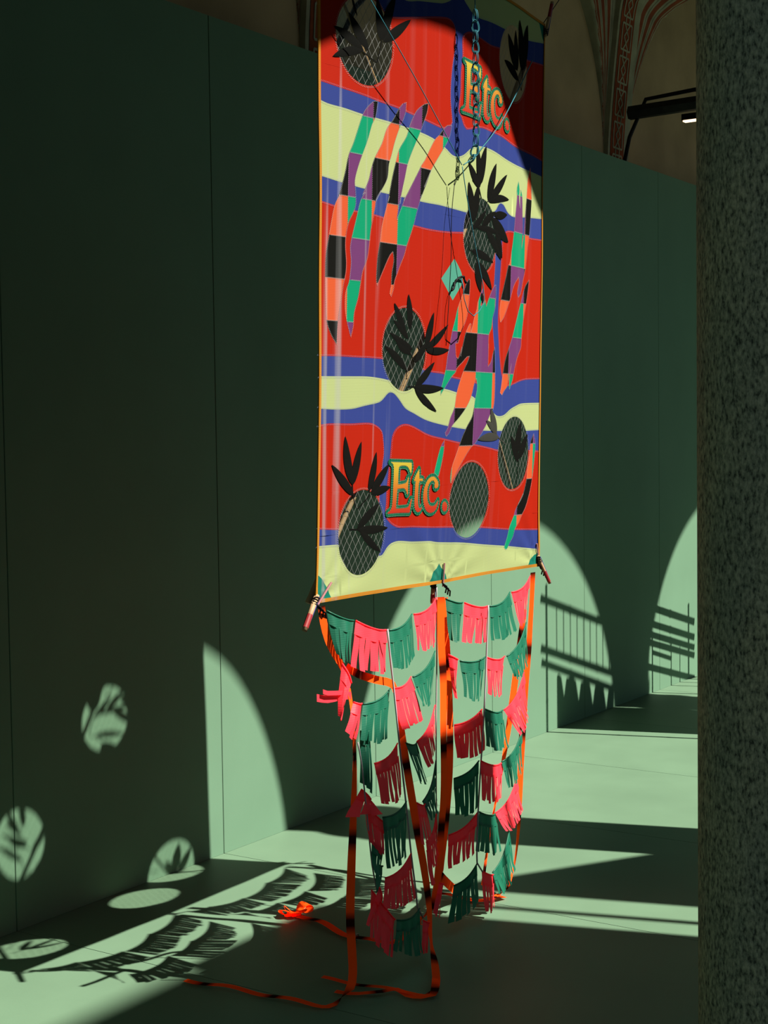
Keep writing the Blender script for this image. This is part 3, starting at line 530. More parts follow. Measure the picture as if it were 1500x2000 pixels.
for P in flames:
    I = inside(P, CE)
    for c in set(col_i[I]):
        for r in set(row_i[I & (col_i == c)]):
            warm = (c % 2 == 1); light = (r % 2 == 1)     # column and row parity give the colour
            cl = ('orange' if light else 'black') if warm else ('green' if light else 'purple')
            key[I & (col_i == c) & (row_i == r)] = nid; names[nid] = (cl+'_patch', cl); nid += 1
for n, P in guss:
    key[inside(P, CE)] = nid; names[nid] = (n, 'aqua' if n.startswith('diamond') else 'teal'); nid += 1
# split the ground colours into their separate panels
def comps(tris):
    par = list(range(len(tris)))
    def fd(a):
        while par[a] != a: par[a] = par[par[a]]; a = par[a]
        return a
    ed = {}
    for i, t in enumerate(tris):
        for a, b in ((t[0], t[1]), (t[1], t[2]), (t[2], t[0])):
            e = (min(a, b), max(a, b))
            if e in ed: par[fd(i)] = fd(ed[e])
            else: ed[e] = i
    g = {}
    for i in range(len(tris)): g.setdefault(fd(i), []).append(i)
    return sorted(g.values(), key=len, reverse=True)
def cloth_piece(name, tris, m):
    ids = sorted(set(int(i) for t in tris for i in t)); mp = {a: i for i, a in enumerate(ids)}
    o = obj(name, [kp(*VT[i]) for i in ids], [tuple(mp[int(i)] for i in t) for t in tris], m, kite, True); e = 0.004; nn = []
    for i in ids:
        a, b = VT[i]; du = (wrinkle(a+e, b)-wrinkle(a-e, b))/(2*e); dv = (wrinkle(a, b+e)-wrinkle(a, b-e))/(2*e); nn.append(Vector((-du, -1, -dv)).normalized())
    if o.data.polygons[0].normal.y > 0: o.data.flip_normals()
    o.data.normals_split_custom_set_from_vertices(nn)
    return o
for k in range(nid):
    T = TR[key == k]
    if not len(T): continue
    n, c = names[k]
    for x in comps([tuple(t) for t in T]): cloth_piece(n, T[x], M[c])
# windows: clear film with threads
for P, (cu, cv, ru, rvv) in zip(winp, wins):
    ring = [(cu+(a-cu)*k, cv+(b-cv)*k) for k in (1.0, 0.66, 0.33) for a, b in P]; n = len(P)
    Fq = [(r*n+i, r*n+(i+1) % n, (r+1)*n+(i+1) % n, (r+1)*n+i) for r in (0, 1) for i in range(n)]+[tuple(2*n+i for i in range(n))]
    w = obj('film_window', [kp(a, b, -0.0006) for a, b in ring], Fq, M['film'], kite, True)
    mb = MB()
    for sgn, wd in ((1, 0.0006), (-1, 0.0004)):
        dx, dy = 0.38*sgn/0.677, 0.56/0.677; nx, ny = -dy, dx; sp_ = 0.0255*abs(dy); k = -12
        while k < 13:
            off = k*sp_+random.uniform(-1, 1)*0.002
            # scale to unit circle space
            px_, py_ = nx*off, ny*off
            A = (dx/ru)**2+(dy/rvv)**2; B = 2*(px_*dx/ru**2+py_*dy/rvv**2); C = (px_/ru)**2+(py_/rvv)**2-1; dsc = B*B-4*A*C
            if dsc > 0:
                s0, s1 = (-B-math.sqrt(dsc))/(2*A), (-B+math.sqrt(dsc))/(2*A)
                m = max(2, int((s1-s0)/0.03)); ph = random.random()*6; L_ = []
                for i in range(m+1):
                    s = s0+(s1-s0)*i/m; o_ = 0.0008*math.sin(s*60+ph); L_.append((cu+px_+dx*s+nx*o_, cv+py_+dy*s+ny*o_))
                for (a, b), (c, d) in zip(L_, L_[1:]):
                    mb.add([kp(a+nx*wd, b+ny*wd, 0.0003), kp(c+nx*wd, d+ny*wd, 0.0003), kp(c-nx*wd, d-ny*wd, 0.0003), kp(a-nx*wd, b-ny*wd, 0.0003)], [(0, 1, 2, 3)])
            k += 1
    o = mb.build('threads', M['thread'], w); o['kind'] = 'stuff'
# leaves and stems
for (a, b, c, d, w, cl) in K['leaves']:
    a, b, c, d, w = a/1000, b/1000, c/1000, d/1000, w/1000; L_ = math.hypot(c-a, d-b); tx, ty = (c-a)/L_, (d-b)/L_; nx, ny = -ty, tx; m = 12; V = []; bend = random.uniform(-1, 1)*0.04*L_
    for i in range(m+1):
        t = i/m; hw = w/2*(max(0, math.sin(math.pi*t**0.85))**0.75)+0.0012*(1-t)+0.0004; o_ = bend*math.sin(math.pi*t)
        for s in (-1, 0, 1): V.append(kp(a+tx*L_*t+nx*(o_+s*hw), b+ty*L_*t+ny*(o_+s*hw), 0.0016+(0.0008 if s == 0 else 0)))
    obj('leaf', V, [(i*3+s, i*3+s+1, i*3+s+4, i*3+s+3) for i in range(m) for s in (0, 1)], M['leafblack' if cl == 'black' else cl], kite, True)
for P, w, cl in K['stems']:
    mb = MB(); Q = resample([(x/1000, y/1000, 0) for x, y in P], 0.01); hw = w/2000
    for p, q in zip(Q, Q[1:]):
        t = (q-p).normalized(); nx, ny = -t.y*hw, t.x*hw
        mb.add([kp(p.x+nx, p.y+ny, 0.0014), kp(q.x+nx, q.y+ny, 0.0014), kp(q.x-nx, q.y-ny, 0.0014), kp(p.x-nx, p.y-ny, 0.0014)], [(0, 1, 2, 3)])
    mb.build('leaf_stem', M['leafblack' if cl == 'black' else cl], kite)
# letters
def word(du, dv):
    ys = [p[1] for _, P in K['letters'] for p in P]; lo, hi = min(ys)/1000, max(ys)/1000
    for n, P in K['letters']:
        Q = [(a+du/1000, b+dv/1000) for a, b in smooth_poly(P, step=0.006)]
        cdt = delaunay_2d_cdt([Vector(p) for p in Q], [(i, (i+1) % len(Q)) for i in range(len(Q))], [], 0, 1e-6, False)
        vv = np.array([(p.x, p.y) for p in cdt[0]]); tt = np.array([f for f in cdt[2]]); tt = tt[inside(Q, vv[tt].mean(1))]
        nm = {'E': 'letter_e', 't': 'letter_t', 'c': 'letter_c', 'dot': 'full_stop'}[n]
        o = obj(nm, [kp(a, b, 0.0030) for a, b in vv], [tuple(map(int, t)) for t in tt], M['letter'], kite, False, [((a-du/1000), (b-dv/1000-lo)/(hi-lo)) for a, b in vv])
        # stitched green outline: a stroke around the letter
        mb = MB(); R_ = 0.0098
        for i in range(len(Q)):
            (a, b), (c, d) = Q[i], Q[(i+1) % len(Q)]; L_ = math.hypot(c-a, d-b)
            if L_ < 1e-6: continue
            nx, ny = -(d-b)/L_*R_, (c-a)/L_*R_
            mb.add([kp(a+nx, b+ny, 0.0022), kp(c+nx, d+ny, 0.0022), kp(c-nx, d-ny, 0.0022), kp(a-nx, b-ny, 0.0022)], [(0, 1, 2, 3)])
            ring = [kp(a+R_*math.cos(z), b+R_*math.sin(z), 0.00215) for z in [2*math.pi*j/10 for j in range(10)]]; mb.add(ring, [tuple(range(10))])
        mb.build('stitched_outline', M['lettergreen'], o)
        mb = MB()
        for rr in (R_*0.86, R_*0.2):
            for i in range(len(Q)):
                (a, b), (c, d) = Q[i], Q[(i+1) % len(Q)]; L_ = math.hypot(c-a, d-b)
                if L_ < 1e-6: continue
                ar = sum(Q[j][0]*Q[(j+1) % len(Q)][1]-Q[(j+1) % len(Q)][0]*Q[j][1] for j in range(len(Q)))
                sg = 1 if ar < 0 else -1; nx, ny = -(d-b)/L_*sg, (c-a)/L_*sg; tx, ty = (c-a)/L_, (d-b)/L_
                x, y = (a+c)/2+nx*rr, (b+d)/2+ny*rr; l, w = 0.0015, 0.0004
                ex, ey = (nx+tx*0.7)*l, (ny+ty*0.7)*l
                mb.add([kp(x+ex-tx*w, y+ey-ty*w, 0.0032), kp(x+ex+tx*w, y+ey+ty*w, 0.0032), kp(x-ex+tx*w, y-ey+ty*w, 0.0032), kp(x-ex-tx*w, y-ey-ty*w, 0.0032)], [(0, 1, 2, 3)])
        q = mb.build('thread', M['stitch'], o); q['kind'] = 'stuff'
word(0, 0); word(*K['off'])
# zigzag stitching along seams
def dashes(mb, P, closed=True, l=0.0021, w=0.00045, gap=0.0046, off=0.0, zmask=None, d=0.0012):
    n = len(P); acc = 0.0
    for i in range(n if closed else n-1):
        (a, b), (c, e) = P[i], P[(i+1) % n]; L_ = math.hypot(c-a, e-b)
        if L_ < 1e-7: continue
        tx, ty = (c-a)/L_, (e-b)/L_; nx, ny = -ty, tx; s = gap-acc
        while s < L_:
            x, y = a+tx*s+nx*off, b+ty*s+ny*off
            if zmask is None or zmask(x, y):
                ex, ey = (nx*0.75+tx*0.65)*l, (ny*0.75+ty*0.65)*l
                mb.add([kp(x+ex-tx*w, y+ey-ty*w, d), kp(x+ex+tx*w, y+ey+ty*w, d), kp(x-ex+tx*w, y-ey+ty*w, d), kp(x-ex-tx*w, y-ey-ty*w, d)], [(0, 1, 2, 3)])
            s += gap
        acc = (acc+L_) % gap
inb = lambda x, y: 0.012 < x < 1.262 and 0.008 < y < 1.78 and not any(((x-cu)/ru)**2+((y-cv)/rr)**2 < 1.0 for cu, cv, ru, rr in wins)
mb = MB()
for P in flames: dashes(mb, P, zmask=inb)
for P in flames:
    PA = np.asarray(P)
    for r in ROWS:
        line = [(PA[:, 0].min()+i*0.004, r) for i in range(int((PA[:, 0].max()-PA[:, 0].min())/0.004)+1)]
        if len(line) > 1:
            I = inside(P, np.array(line)); seg = []
            for p, ok in zip(line, I):
                if ok: seg.append(p)
                else:
                    if len(seg) > 1: dashes(mb, seg, False, 0.0024, gap=0.0042)
                    seg = []
            if len(seg) > 1: dashes(mb, seg, False, 0.0024, gap=0.0042)
    for c in COLS:
        line = [(c, PA[:, 1].min()+i*0.004) for i in range(int((PA[:, 1].max()-PA[:, 1].min())/0.004)+1)]
        I = inside(P, np.array(line)); seg = []
        for p, ok in zip(line, I):
            if ok: seg.append(p)
            elif len(seg) > 1: dashes(mb, seg, False, 0.0012, gap=0.005); seg = []
            else: seg = []
for P in winp: dashes(mb, [(p[0]+(p[0]-w_[0])*0.035, p[1]+(p[1]-w_[1])*0.035) for p in P for w_ in [wins[winp.index(P)]]], l=0.003, gap=0.0062)
o = mb.build('stitching', M['stitch'], kite); o['kind'] = 'stuff'
mb = MB()
fbox = [(P, np.min(P, 0), np.max(P, 0)) for P in flames]
inflame = lambda x, y: inb(x, y) and not any(lo[0] < x < hi[0] and lo[1] < y < hi[1] and inside(P, np.array([(x, y)]))[0] for P, lo, hi in fbox)
for n, P in layers:
    if n == 'blue_band': dashes(mb, P, gap=0.0052, l=0.0022, zmask=inflame, off=0.003)
o = mb.build('stitching', M['bluestitch'], kite); o['kind'] = 'stuff'
# edge binding
def binding(P, w, d):
    mb = MB(); Q = resample([(a, b, 0) for a, b in P], 0.03)
    for p, q in zip(Q, Q[1:]):
        t = (q-p).normalized(); nx, ny = -t.y*w, t.x*w
        for dd in (d, -0.0015): mb.add([kp(p.x, p.y, dd), kp(q.x, q.y, dd), kp(q.x+nx, q.y+ny, dd), kp(p.x+nx, p.y+ny, dd)], [(0, 1, 2, 3)])
        mb.add([kp(p.x, p.y, d), kp(q.x, q.y, d), kp(q.x, q.y, -0.0015), kp(p.x, p.y, -0.0015)], [(0, 1, 2, 3)])
    mb.build('edge_binding', M['binding'], kite)
    mb = MB(); dashes(mb, [(x.x-0*w, x.y) for x in [Vector((p.x, p.y)) for p in Q]], False, 0.0005, 0.0008, 0.0055, off=w*0.45, d=d+0.0006)
    o = mb.build('binding_thread', M['bamboo'], kite); o['kind'] = 'stuff'
oi = outline
binding(oi[0:8], 0.0085, 0.0025); binding(oi[7:13], 0.010, 0.0025); binding(oi[12:19], 0.0085, 0.0025); binding(oi[18:]+oi[:1], 0.0085, 0.0025)
# spars behind the cloth
for i, (P, r) in enumerate(zip(K['spars'], (0.0075, 0.0042, 0.006))):
    Q = resample([(a/1000, 0.022-wrinkle(a/1000, b/1000), b/1000) for a, b in P], 0.06)
    mb = MB(); rr = [r*(1.12 if k % 2 == 0 else 0.97) for k in range(len(Q))]; mb.tube(Q, rr, 10); mb.build('bamboo_spar', M['bamboo'], kite, True)
def stick(p, q, tip, r=0.0075):
    p, q = Vector(p), Vector(q)
    mb = MB(); mb.tube([p, p.lerp(q, 0.5), q], r, 10); s = mb.build('spar_end', M['bamboo'], kite, True)
    mb = MB(); mb.tube([p.lerp(q, 0.56), p.lerp(q, 0.93)], r*1.08, 10); mb.build('red_tape', M['redtip'], s)
    mb = MB(); off = Vector((r*1.1, -r*0.7, 0)); mb.tube([p.lerp(q, 0.05)+off, q+off*0.6], 0.0022, 6); mb.build('blue_cord', M['bluecord'], s)
    mb = MB()
    for k in range(4):
        c = p.lerp(q, 0.06+0.05*k); ring = [c+Vector((r*1.25*math.cos(z), r*1.25*math.sin(z), 0.003*math.sin(2*z+k))) for z in [2*math.pi*j/12 for j in range(12)]]; mb.tube(ring, 0.0013, 5, closed=True)
    mb.build('lashing', M['blackcord'], s)
stick((0.022, 0.0, 0.022), (-0.048, -0.012, -0.062), 1)
stick((1.262, -0.004, 0.035), (1.305, -0.03, -0.060), 1, 0.0055)
stick((0.628, 0.012, 0.0), (0.625, 0.012, -0.062), 1, 0.0065)
stick((1.236, -0.01, 1.72), (1.262, -0.02, 1.835), 1, 0.0055)
for P in (((0.075, 0.005, 0.052), (0.018, 0.005, -0.002)), ((1.254, 0.004, 0.075), (1.272, 0.004, 0.0)), ((0.637, 0.004, 0.060), (0.633, 0.004, -0.01))):
    mb = MB(); mb.tube([kp(P[0][0], P[0][2], 0.005), kp(P[1][0], P[1][2], 0.006)], 0.003, 6); mb.build('corner_cord', M['pinkcord'], kite)
for cu, cv in ((0.012, 0.0), (1.274, 0.0), (0.633, 0.0)):
    mb = MB(); 
    for k in range(3): mb.tube([kp(cu-0.006+0.004*k, cv-0.004*k, 0.008), kp(cu+0.012+0.01*k, cv-0.01-0.008*k, 0.012), kp(cu+0.014+0.014*k, cv-0.03-0.006*k, 0.006)], 0.0026, 6)
    mb.build('knot', M['blackcord'], kite)
# knotted cord through the diamond patch
mb = MB(); pts = [kp(a/1000, b/1000, 0.006+0.004*(i % 2)) for i, (a, b) in enumerate(K['knot'])]; mb.tube(resample(pts, 0.004), [0.0022+0.0018*abs(math.sin(i*0.9)) for i in range(len(resample(pts, 0.004)))], 7); mb.build('diamond_cord', M['blackcord'], kite, True)

# ------------------------------------------------------------------ bridle: crocheted chain and lines in front of the kite
br = tag(empty('kite_bridle', (3.84, 2.245, 2.30)), 'teal looped chain and thin lines in front of the kite', 'bridle')
o0 = Vector((3.84, 2.245, 2.30))
BP = {k: [Vector(p)/1000-o0 for p in v] for k, v in {"chain":[[3762,2155,2719],[3771,2160,2604],[3780,2165,2462],[3792,2175,2331],[3776,2185,2292]],"top":[[3744,2145,2967],[3761,2155,2802],[3762,2155,2716]],"left":[[3194,2185,2696],[3257,2175,2632],[3479,2175,2465],[3729,2185,2279]],"right":[[3738,2185,2280],[3812,2185,2320],[3955,2187,2428],[4067,2195,2531],[4205,2205,2671]],"loop":[[3732,2185,2275],[3742,2183,2226],[3764,2180,2141],[3812,2185,2028],[3846,2185,1942],[3852,2185,1905],[3821,2185,1869],[3787,2185,1853],[3755,2185,1865],[3744,2190,1898],[3745,2195,1942],[3751,2205,1958]],"drop":[[3739,2215,2236],[3716,2213,2138],[3711,2213,2021],[3693,2213,1874],[3677,2213,1764]]}.items()}
chain = resample(BP['chain'], 0.02); Ltot = sum((b-a).length for a, b in zip(chain, chain[1:]))
def at(path, s):
    for a, b in zip(path, path[1:]):
        l = (b-a).length
        if s <= l: return a.lerp(b, s/l)
        s -= l
    return path[-1]
nl = 15
for i in range(nl):
    a, b = at(chain, Ltot*i/nl), at(chain, Ltot*min(1, (i+1.22)/nl)); c = (a+b)/2; h = (b-a)/2; L_ = h.length
    side = Vector((0.9, -0.43, 0)) if i % 2 else Vector((0.43, 0.9, 0)); wd = 0.009+0.004*random.random(); mb = MB()
    for dd in (-0.0024, 0.0024):
        ring = []
        for j in range(18):
            z = 2*math.pi*j/18; ring.append(c+h*math.cos(z)+side*(wd*math.sin(z)*(1+0.25*math.cos(z)))+side.cross(Vector((0, 0, 1)))*dd)
        mb.tube(ring, 0.0015, 5, closed=True)
    mb.build('chain_link', M['tealcord'], br, True)
for k, r, m in (('top', 0.0016, 'tealcord'), ('left', 0.0013, 'tealcord'), ('right', 0.0016, 'tealcord'), ('loop', 0.0014, 'tealcord')):
    mb = MB(); mb.tube(resample(BP[k], 0.02), r, 6); mb.build('bridle_line', M[m], br, True)
mb = MB()
for k in range(5):
    z0 = k*1.1; ring = [Vector((0.016*math.cos(z)*(1+0.1*k), 0.007*math.sin(z+z0), 0.010*math.sin(z)+0.004*k-0.01)) for z in [2*math.pi*j/16 for j in range(16)]]; mb.tube(ring, 0.0014, 5, closed=True)
mb.build('slip_knot', M['tealcord'], br, True)
mb = MB(); mb.tube(resample(BP['drop'], 0.03), 0.0011, 5); o = mb.build('bridle_line', M['blackcord'], br, True)

for pts, lb in (([(4.392, 2.262, 2.835), (4.62, 2.25, 3.05), (5.35, 2.2, 3.75)], 'thin black cord rising from the kite corner towards the painted vault'), ([(3.143, 2.26, 2.81), (2.9, 2.25, 3.05), (2.2, 2.2, 3.8)], 'thin black cord holding the kite corner above the dark wall'), ([(3.80, 2.17, 2.86), (3.80, 2.17, 4.40)], 'vertical teal cord from the vault to the looped chain')):
    c0 = Vector(pts[0]); mb = MB(); mb.tube([Vector(q)-c0 for q in pts], 0.0014, 6); o = mb.build('hanging_cord', M['tealcord' if 'teal' in lb else 'blackcord']); o.location = c0; tag(o, lb, 'cord')
# ------------------------------------------------------------------ the tail
T = {"fr":[["g",[3204,2310,1048],[3296,2280,1013],[3222,2298,932],[3255,2268,909]],["p",[3296,2280,1013],[3423,2260,974],[3252,2268,902],[3405,2248,863]],["g",[3426,2260,973],[3587,2280,999],[3423,2248,872],[3582,2268,881]],["p",[3587,2280,999],[3772,2310,1028],[3591,2268,899],[3746,2298,908]],["g",[3813,2310,1020],[3890,2290,1001],[3808,2298,903],[3852,2278,894]],["p",[3890,2290,1001],[4008,2270,979],[3849,2278,892],[3975,2258,876]],["g",[4008,2270,979],[4187,2290,1004],[3998,2258,880],[4197,2278,890]],["p",[4187,2290,1004],[4365,2310,1040],[4214,2278,901],[4308,2298,920]],["p",[3243,2290,903],[3251,2260,851],[3194,2278,772],[3185,2248,773]],["p",[3250,2260,801],[3284,2250,792],[3195,2248,734],[3242,2238,702]],["g",[3281,2250,792],[3425,2250,812],[3247,2238,704],[3385,2238,685]],["p",[3427,2250,813],[3562,2270,823],[3443,2238,704],[3606,2258,703]],["g",[3562,2270,823],[3743,2300,871],[3587,2258,738],[3707,2288,756]],["p",[3824,2310,851],[3859,2290,832],[3834,2298,719],[3821,2278,721]],["g",[3859,2290,828],[3989,2270,823],[3867,2278,718],[3937,2258,711]],["p",[3989,2270,823],[4131,2280,806],[3972,2258,715],[4084,2268,700]],["g",[4134,2280,806],[4333,2310,889],[4162,2268,736],[4316,2298,767]],["p",[4093,2270,642],[4316,2310,727],[4177,2258,549],[4313,2298,631]],["g",[3279,2260,718],[3306,2240,712],[3256,2248,585],[3302,2228,557]],["p",[3316,2240,625],[3457,2250,653],[3331,2228,520],[3464,2238,509]],["g",[3489,2250,649],[3590,2270,630],[3540,2238,533],[3619,2258,519]],["p",[3579,2270,634],[3756,2310,707],[3617,2258,555],[3734,2298,617]],["p",[3838,2300,635],[3949,2260,668],[3822,2288,538],[3948,2248,552]],["g",[3953,2260,670],[4096,2270,640],[3942,2248,559],[4106,2258,530]],["g",[3832,2300,473],[3910,2250,518],[3816,2288,365],[3883,2238,387]],["p",[3910,2250,518],[4093,2270,476],[3893,2238,408],[4060,2258,378]],["g",[4077,2270,481],[4299,2310,539],[4093,2258,397],[4271,2298,437]],["p",[4031,2270,328],[4261,2310,389],[4077,2258,264],[4265,2298,291]],["g",[3622,2280,450],[3758,2310,543],[3649,2268,394],[3742,2298,428]],["p",[3280,2260,560],[3292,2230,532],[3192,2248,509],[3327,2218,490]],["p",[3284,2250,513],[3337,2220,462],[3276,2238,426],[3317,2208,377]],["g",[3323,2220,479],[3467,2230,489],[3324,2208,349],[3451,2218,359]],["p",[3544,2250,467],[3647,2280,441],[3552,2238,354],[3667,2268,328]],["p",[3798,2300,308],[3915,2260,356],[3771,2288,220],[3867,2248,251]],["g",[3915,2260,358],[4054,2270,323],[3876,2248,250],[4050,2258,210]],["g",[4011,2270,145],[4206,2310,230],[4031,2258,70],[4216,2298,112]],["g",[3284,2230,418],[3336,2220,386],[3262,2218,349],[3293,2208,320]],["g",[3307,2230,353],[3344,2230,338],[3270,2218,288],[3322,2218,279]],["p",[3331,2220,310],[3488,2230,337],[3301,2208,234],[3485,2218,223]],["p",[3639,2280,327],[3757,2310,385],[3634,2268,250],[3744,2298,273]],["p",[3657,2290,296],[3735,2310,286],[3650,2278,205],[3713,2298,198]],["p",[3264,2220,295],[3356,2200,191],[3233,2208,187],[3320,2188,101]],["p",[3288,2210,298],[3299,2210,246],[3205,2198,227],[3227,2198,215]],["g",[3356,2200,191],[3514,2220,175],[3326,2188,124],[3506,2208,52]],["p",[3553,2240,128],[3616,2250,104],[3527,2228,48],[3587,2238,31]],["p",[3726,2290,184],[3761,2290,171],[3670,2278,110],[3707,2278,89]],["g",[3825,2300,147],[3909,2260,199],[3779,2288,50],[3895,2248,94]],["p",[3927,2260,173],[4034,2270,134],[3916,2248,59],[4014,2258,39]]],"rb":[[23,[[3186,2310,1062,0],[3194,2310,1019,0],[3214,2310,969,0],[3246,2310,924,0],[3257,2290,882,0],[3272,2280,800,0],[3267,2270,730,0],[3272,2270,632,0],[3261,2270,481,0],[3234,2260,350,0],[3226,2260,227,0],[3231,2260,142,0],[3220,2250,77,0],[3192,2240,44,0],[3191,2271,6,1],[3141,2277,6,1],[3123,2340,6,1],[3113,2496,6,1],[3100,2611,6,1],[3086,2723,6,1]]],[22,[[3281,2300,889,0],[3310,2280,866,0],[3367,2260,844,0],[3435,2260,825,0],[3463,2260,798,0],[3480,2260,723,0],[3504,2260,618,0],[3528,2260,525,0],[3550,2250,389,0],[3586,2250,262,0],[3609,2250,151,0],[3583,2230,72,0],[3509,2170,17,0],[3416,2110,12,0],[3344,2077,6,1],[3320,2102,6,1],[3317,2141,6,1],[3331,2183,6,1],[3287,2204,6,1],[3255,2257,6,1],[3238,2321,6,1]]],[20,[[3414,2110,22,0],[3374,2091,6,1],[3346,2094,6,1],[3330,2141,6,1],[3320,2193,6,1],[3311,2296,6,1],[3294,2405,6,1]]],[27,[[3776,2300,1029,0],[3772,2298,901,0],[3778,2296,778,0],[3772,2294,641,0],[3769,2292,519,0],[3761,2290,428,0],[3747,2290,339,0],[3733,2290,249,0],[3714,2290,162,0],[3700,2300,110,0],[3802,2423,6,1],[3696,2401,6,1],[3638,2409,6,1],[3621,2471,6,1],[3616,2524,6,1],[3653,2625,6,1],[3687,2717,6,1],[3698,2785,6,1],[3706,2829,6,1]]],[27,[[3846,2330,1018,0],[3855,2330,889,0],[3867,2330,762,0],[3870,2330,621,0],[3864,2330,496,0],[3847,2330,389,0],[3824,2330,284,0],[3801,2330,195,0],[3858,2360,157,0],[4011,2410,72,0],[4133,2445,6,1],[4117,2368,6,1],[4201,2331,6,1]]],[22,[[4379,2310,1051,0],[4386,2320,944,0],[4384,2330,807,0],[4356,2330,674,0],[4336,2330,541,0],[4319,2330,407,0],[4310,2330,289,0],[4294,2330,173,0],[4268,2330,94,0],[4213,2320,45,0],[4216,2348,6,1],[4139,2362,6,1],[4114,2424,6,1],[4113,2520,6,1]]],[22,[[4410,2360,923,0],[4371,2360,790,0],[4326,2360,642,0],[4278,2360,497,0],[4227,2360,371,0],[4173,2360,248,0],[4134,2360,140,0],[4095,2350,68,0]]]],"cords":[[2.6,[[3388,2235,982],[3401,2235,894],[3415,2235,815],[3428,2235,734],[3446,2235,617],[3470,2235,482],[3493,2235,335],[3515,2235,224],[3522,2235,175],[3551,2235,137]]],[2.6,[[3973,2250,987],[3961,2250,866],[3941,2250,670],[3920,2250,526],[3897,2250,360],[3888,2250,208],[3919,2250,174]]],[2.2,[[3237,2235,697],[3253,2235,639],[3272,2235,518],[3297,2235,352],[3318,2235,279]]],[2.0,[[3769,2310,1061],[3765,2310,840],[3758,2310,673],[3753,2310,427],[3750,2310,180]]]],"blow":[[[3274,2280,814],[3224,2280,818],[3166,2280,820],[3118,2280,831]],[[3246,2270,827],[3187,2270,834],[3152,2270,839],[3132,2270,846]]],"bow":[3719,2805,0],"ring":[3619,2509,0]}
tl = tag(empty('kite_tail', (3.78, 2.31, 0.0)), 'fringed pink and green net tail hanging under the kite', 'kite tail')
TO = Vector((3.78, 2.31, 0.0))
def fringe(col, A, B, Ab, Bb):
    A, B, Ab, Bb = [Vector(p)/1000-TO for p in (A, B, Ab, Bb)]
    W = (B-A).length; L_ = ((Ab-A).length+(Bb-B).length)/2; n = max(3, int(round(W/0.0185))); V = []; Fq = []
    hdr = min(0.36, 0.036/L_); seg = 7; sag = 0.06*W; pd = 0.008
    def top(s): return A.lerp(B, s)-Vector((0, 0, sag*4*s*(1-s)))+Vector((0, -pd*math.sin(math.pi*s*1.0+0.4), 0))
    def down(s): return (Ab-A).lerp(Bb-B, s)
    # header
    m = n*2; b = len(V)
    for i in range(m+1):
        s = i/m; p = top(s)
        for t in (0, 1): V.append(p+down(s)*hdr*t+Vector((0, -0.004*t*math.sin(s*n*2.1), 0)))
    Fq += [(b+2*i, b+2*i+2, b+2*i+3, b+2*i+1) for i in range(m)]
    for k in range(n):
        s0, s1 = (k+0.01)/n, (k+0.99)/n; tw = random.uniform(-1, 1); sw = random.uniform(-0.8, 0.8); ln = random.uniform(0.98, 1.08); ph = random.uniform(0, 6); b = len(V)
        out_ = random.uniform(-0.004, 0.006); nar = random.uniform(0.92, 1.0)
        for j in range(seg+1):
            t = hdr*0.8+(ln-hdr*0.8)*j/seg; q = j/seg; c = (s0+s1)/2; hwid = (s1-s0)/2*nar
            for sg in (-1, 1):
                s = c+sg*hwid; p = top(s)+down(s)*t
                lat = (B-A).normalized()*(0.005*sw*q*q+0.0015*math.sin(3*q+ph)*q)
                p = p+lat+Vector((0, -(out_*q*q+0.002*math.sin(4*q+ph)*q)-sg*0.0015*tw*q, 0))
                p.z = max(p.z, 0.006); V.append(p)
        Fq += [(b+2*j, b+2*j+1, b+2*j+3, b+2*j+2) for j in range(seg)]
    obj('pink_fringe' if col == 'p' else 'green_fringe', V, Fq, M['fpink' if col == 'p' else 'fgreen'], tl, True)
    return [top(i/8) for i in range(9)]
for (c, A, B, Ab, Bb) in T['fr']:
    P = fringe(c, A, B, Ab, Bb); mb = MB(); mb.tube([p+Vector((0, -0.001, 0.0005)) for p in P], 0.0022, 6); mb.build('hem_cord', M['fpink' if c == 'p' else 'fgreen'], tl, True)
for r, P in T['cords']:
    mb = MB(); mb.tube(resample([Vector(p)/1000-TO for p in P], 0.03), r/1000, 7); mb.build('net_cord', M['whitecord'], tl, True)
# the two loose strips blown sideways beside the top of the tail
for (P, w) in ((T['blow'][0], 0.010), (T['blow'][1], 0.006)):
    mb = MB(); Q = resample([Vector(p)/1000-TO for p in P], 0.02)
    for p, q in zip(Q, Q[1:]): mb.add([p+Vector((0, 0, w)), q+Vector((0, 0, w)), q-Vector((0, 0, w)), p-Vector((0, 0, w))], [(0, 1, 2, 3)])
    mb.build('loose_strip', M['fpink'], tl, True)

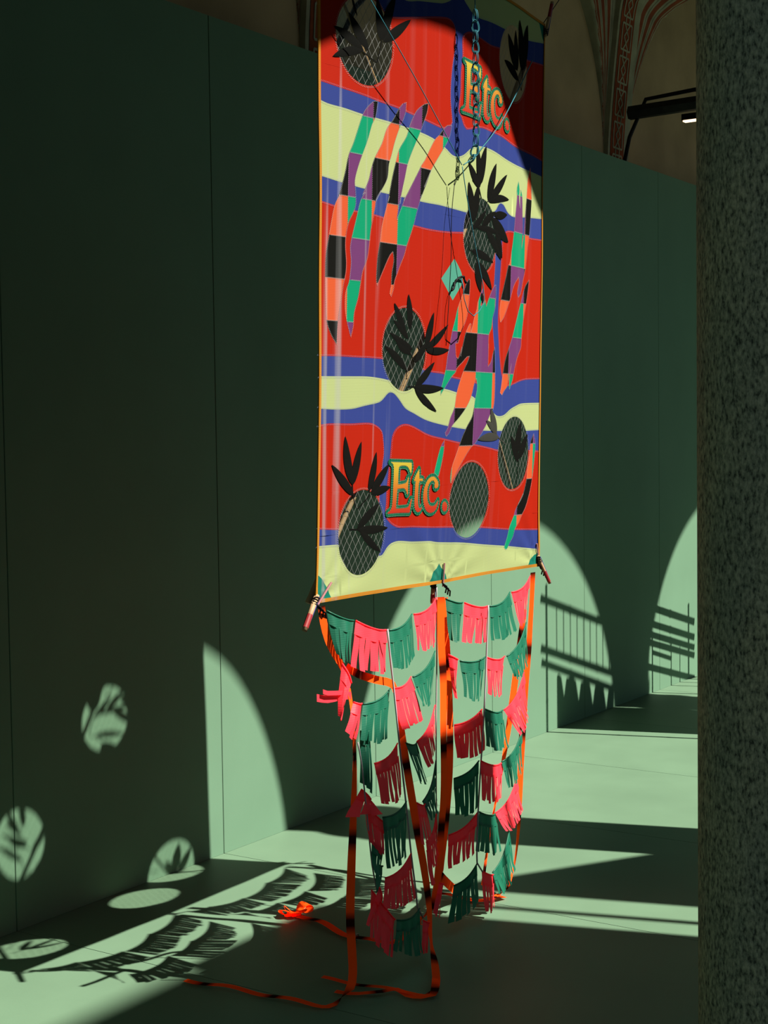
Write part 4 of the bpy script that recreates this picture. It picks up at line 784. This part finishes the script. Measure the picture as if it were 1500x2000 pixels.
# long orange ribbons
RL_ = ['orange ribbon with dark bands from the corner of the kite, trailing longest over the floor', 'orange ribbon crossing behind the fringes and looping back on the floor', 'short orange ribbon lying behind the floor loop', 'front orange ribbon down the middle of the tail, ending bunched on the floor', 'rear orange ribbon down the middle of the tail', 'orange ribbon falling from the corner nearest the column', 'slanting orange ribbon behind the fringes nearest the column']
per = [(0.222, 0.55), (0.20, 0.3), (0.22, 0.3), (0.235, 0.60), (0.235, 0.66), (0.27, 0.55), (0.26, 0.2)]
for i, (w, P) in enumerate(T['rb']):
    base = Vector(P[-1][:3])/1000; base.z = 0
    Q = resample([Vector(p[:3])/1000 for p in P], 0.018); fl_ = [0]*len(Q)
    # arc position of each control point -> floor flag by height
    V = []; UV = []; s = 0.0; n = len(Q); hw = w/2000; N0 = Vector((-0.35, -1, 0)).normalized(); prevW = None
    for k, p in enumerate(Q):
        t = (Q[min(k+1, n-1)]-Q[max(k-1, 0)]).normalized()
        f = min(1, max(0, 1-(p.z-0.012)/0.05)); tw = (0.15 if i in (3, 4) else 0.6)*math.sin(k*0.11+i*1.7)*(1-f)*min(1, k/12)
        Nn = (Matrix.Rotation(tw, 3, 'Z') @ N0)*(1-f)+Vector((0, 0, 1))*f
        Wd = t.cross(Nn).normalized()
        if prevW is not None and Wd.dot(prevW) < 0: Wd = -Wd
        if prevW is not None: Wd = (Wd*0.6+prevW*0.4).normalized()
        prevW = Wd
        if k: s += (p-Q[k-1]).length
        lift = Vector((0, 0, 0.004*f*(1+math.sin(s*31+i))))
        a, b = p+Wd*hw+lift-base, p-Wd*hw+lift-base
        a.z = max(a.z, 0.003); b.z = max(b.z, 0.003)
        V += [a, b]; UV += [(s, 0), (s, 1)]
    o = obj('ribbon', V, [(2*k, 2*k+1, 2*k+3, 2*k+2) for k in range(n-1)], ribbon_mat('banded_orange_ribbon', *per[i]), None, True, UV)
    o.location = base; tag(o, RL_[i], 'ribbon', 'long orange ribbons of the tail')
# crumpled bow at the end of the middle ribbon
bw = tag(empty('ribbon_bow', Vector(T['bow'])/1000), 'crumpled orange ribbon bow lying on the floor in the tail shadow', 'ribbon bow')
rm = ribbon_mat('plain_orange_ribbon', 50.0, 0.0)
for k, (a0, l, h) in enumerate(((2.7, 0.06, 0.022), (3.3, 0.05, 0.016), (2.2, 0.045, 0.026), (3.9, 0.035, 0.02), (0.0, 0.05, 0.02))):
    V = []; m = 14; dr = Vector((math.cos(a0), math.sin(a0), 0)); sd = Vector((-dr.y, dr.x, 0.25))
    for j in range(m+1):
        q = j/m; c = dr*(l*math.sin(math.pi*q*0.85))+Vector((0, 0, 0.006+h*math.sin(math.pi*q)**2))+sd*(0.012*math.sin(2*math.pi*q)); w = 0.015*(0.7+0.3*math.sin(math.pi*q))
        V += [c+sd*w, c-sd*w]
    for v in V: v.z = max(v.z, 0.003)
    obj('loop', V, [(2*j, 2*j+1, 2*j+3, 2*j+2) for j in range(m)], rm, bw, True, [(0, 0)]*len(V))
mb = MB(); R0 = Vector(T['ring'])/1000; ring = [Vector((0.009*math.cos(z), 0.003, 0.012+0.009*math.sin(z))) for z in [2*math.pi*j/16 for j in range(16)]]; mb.tube(ring, 0.0018, 6, closed=True)
o = mb.build('metal_ring', mat('steel', (0.6, 0.6, 0.6), 0.3, 0.5, metal=1.0), None, True); o.location = R0; tag(o, 'small steel ring on the floor ribbon under the tail', 'ring')
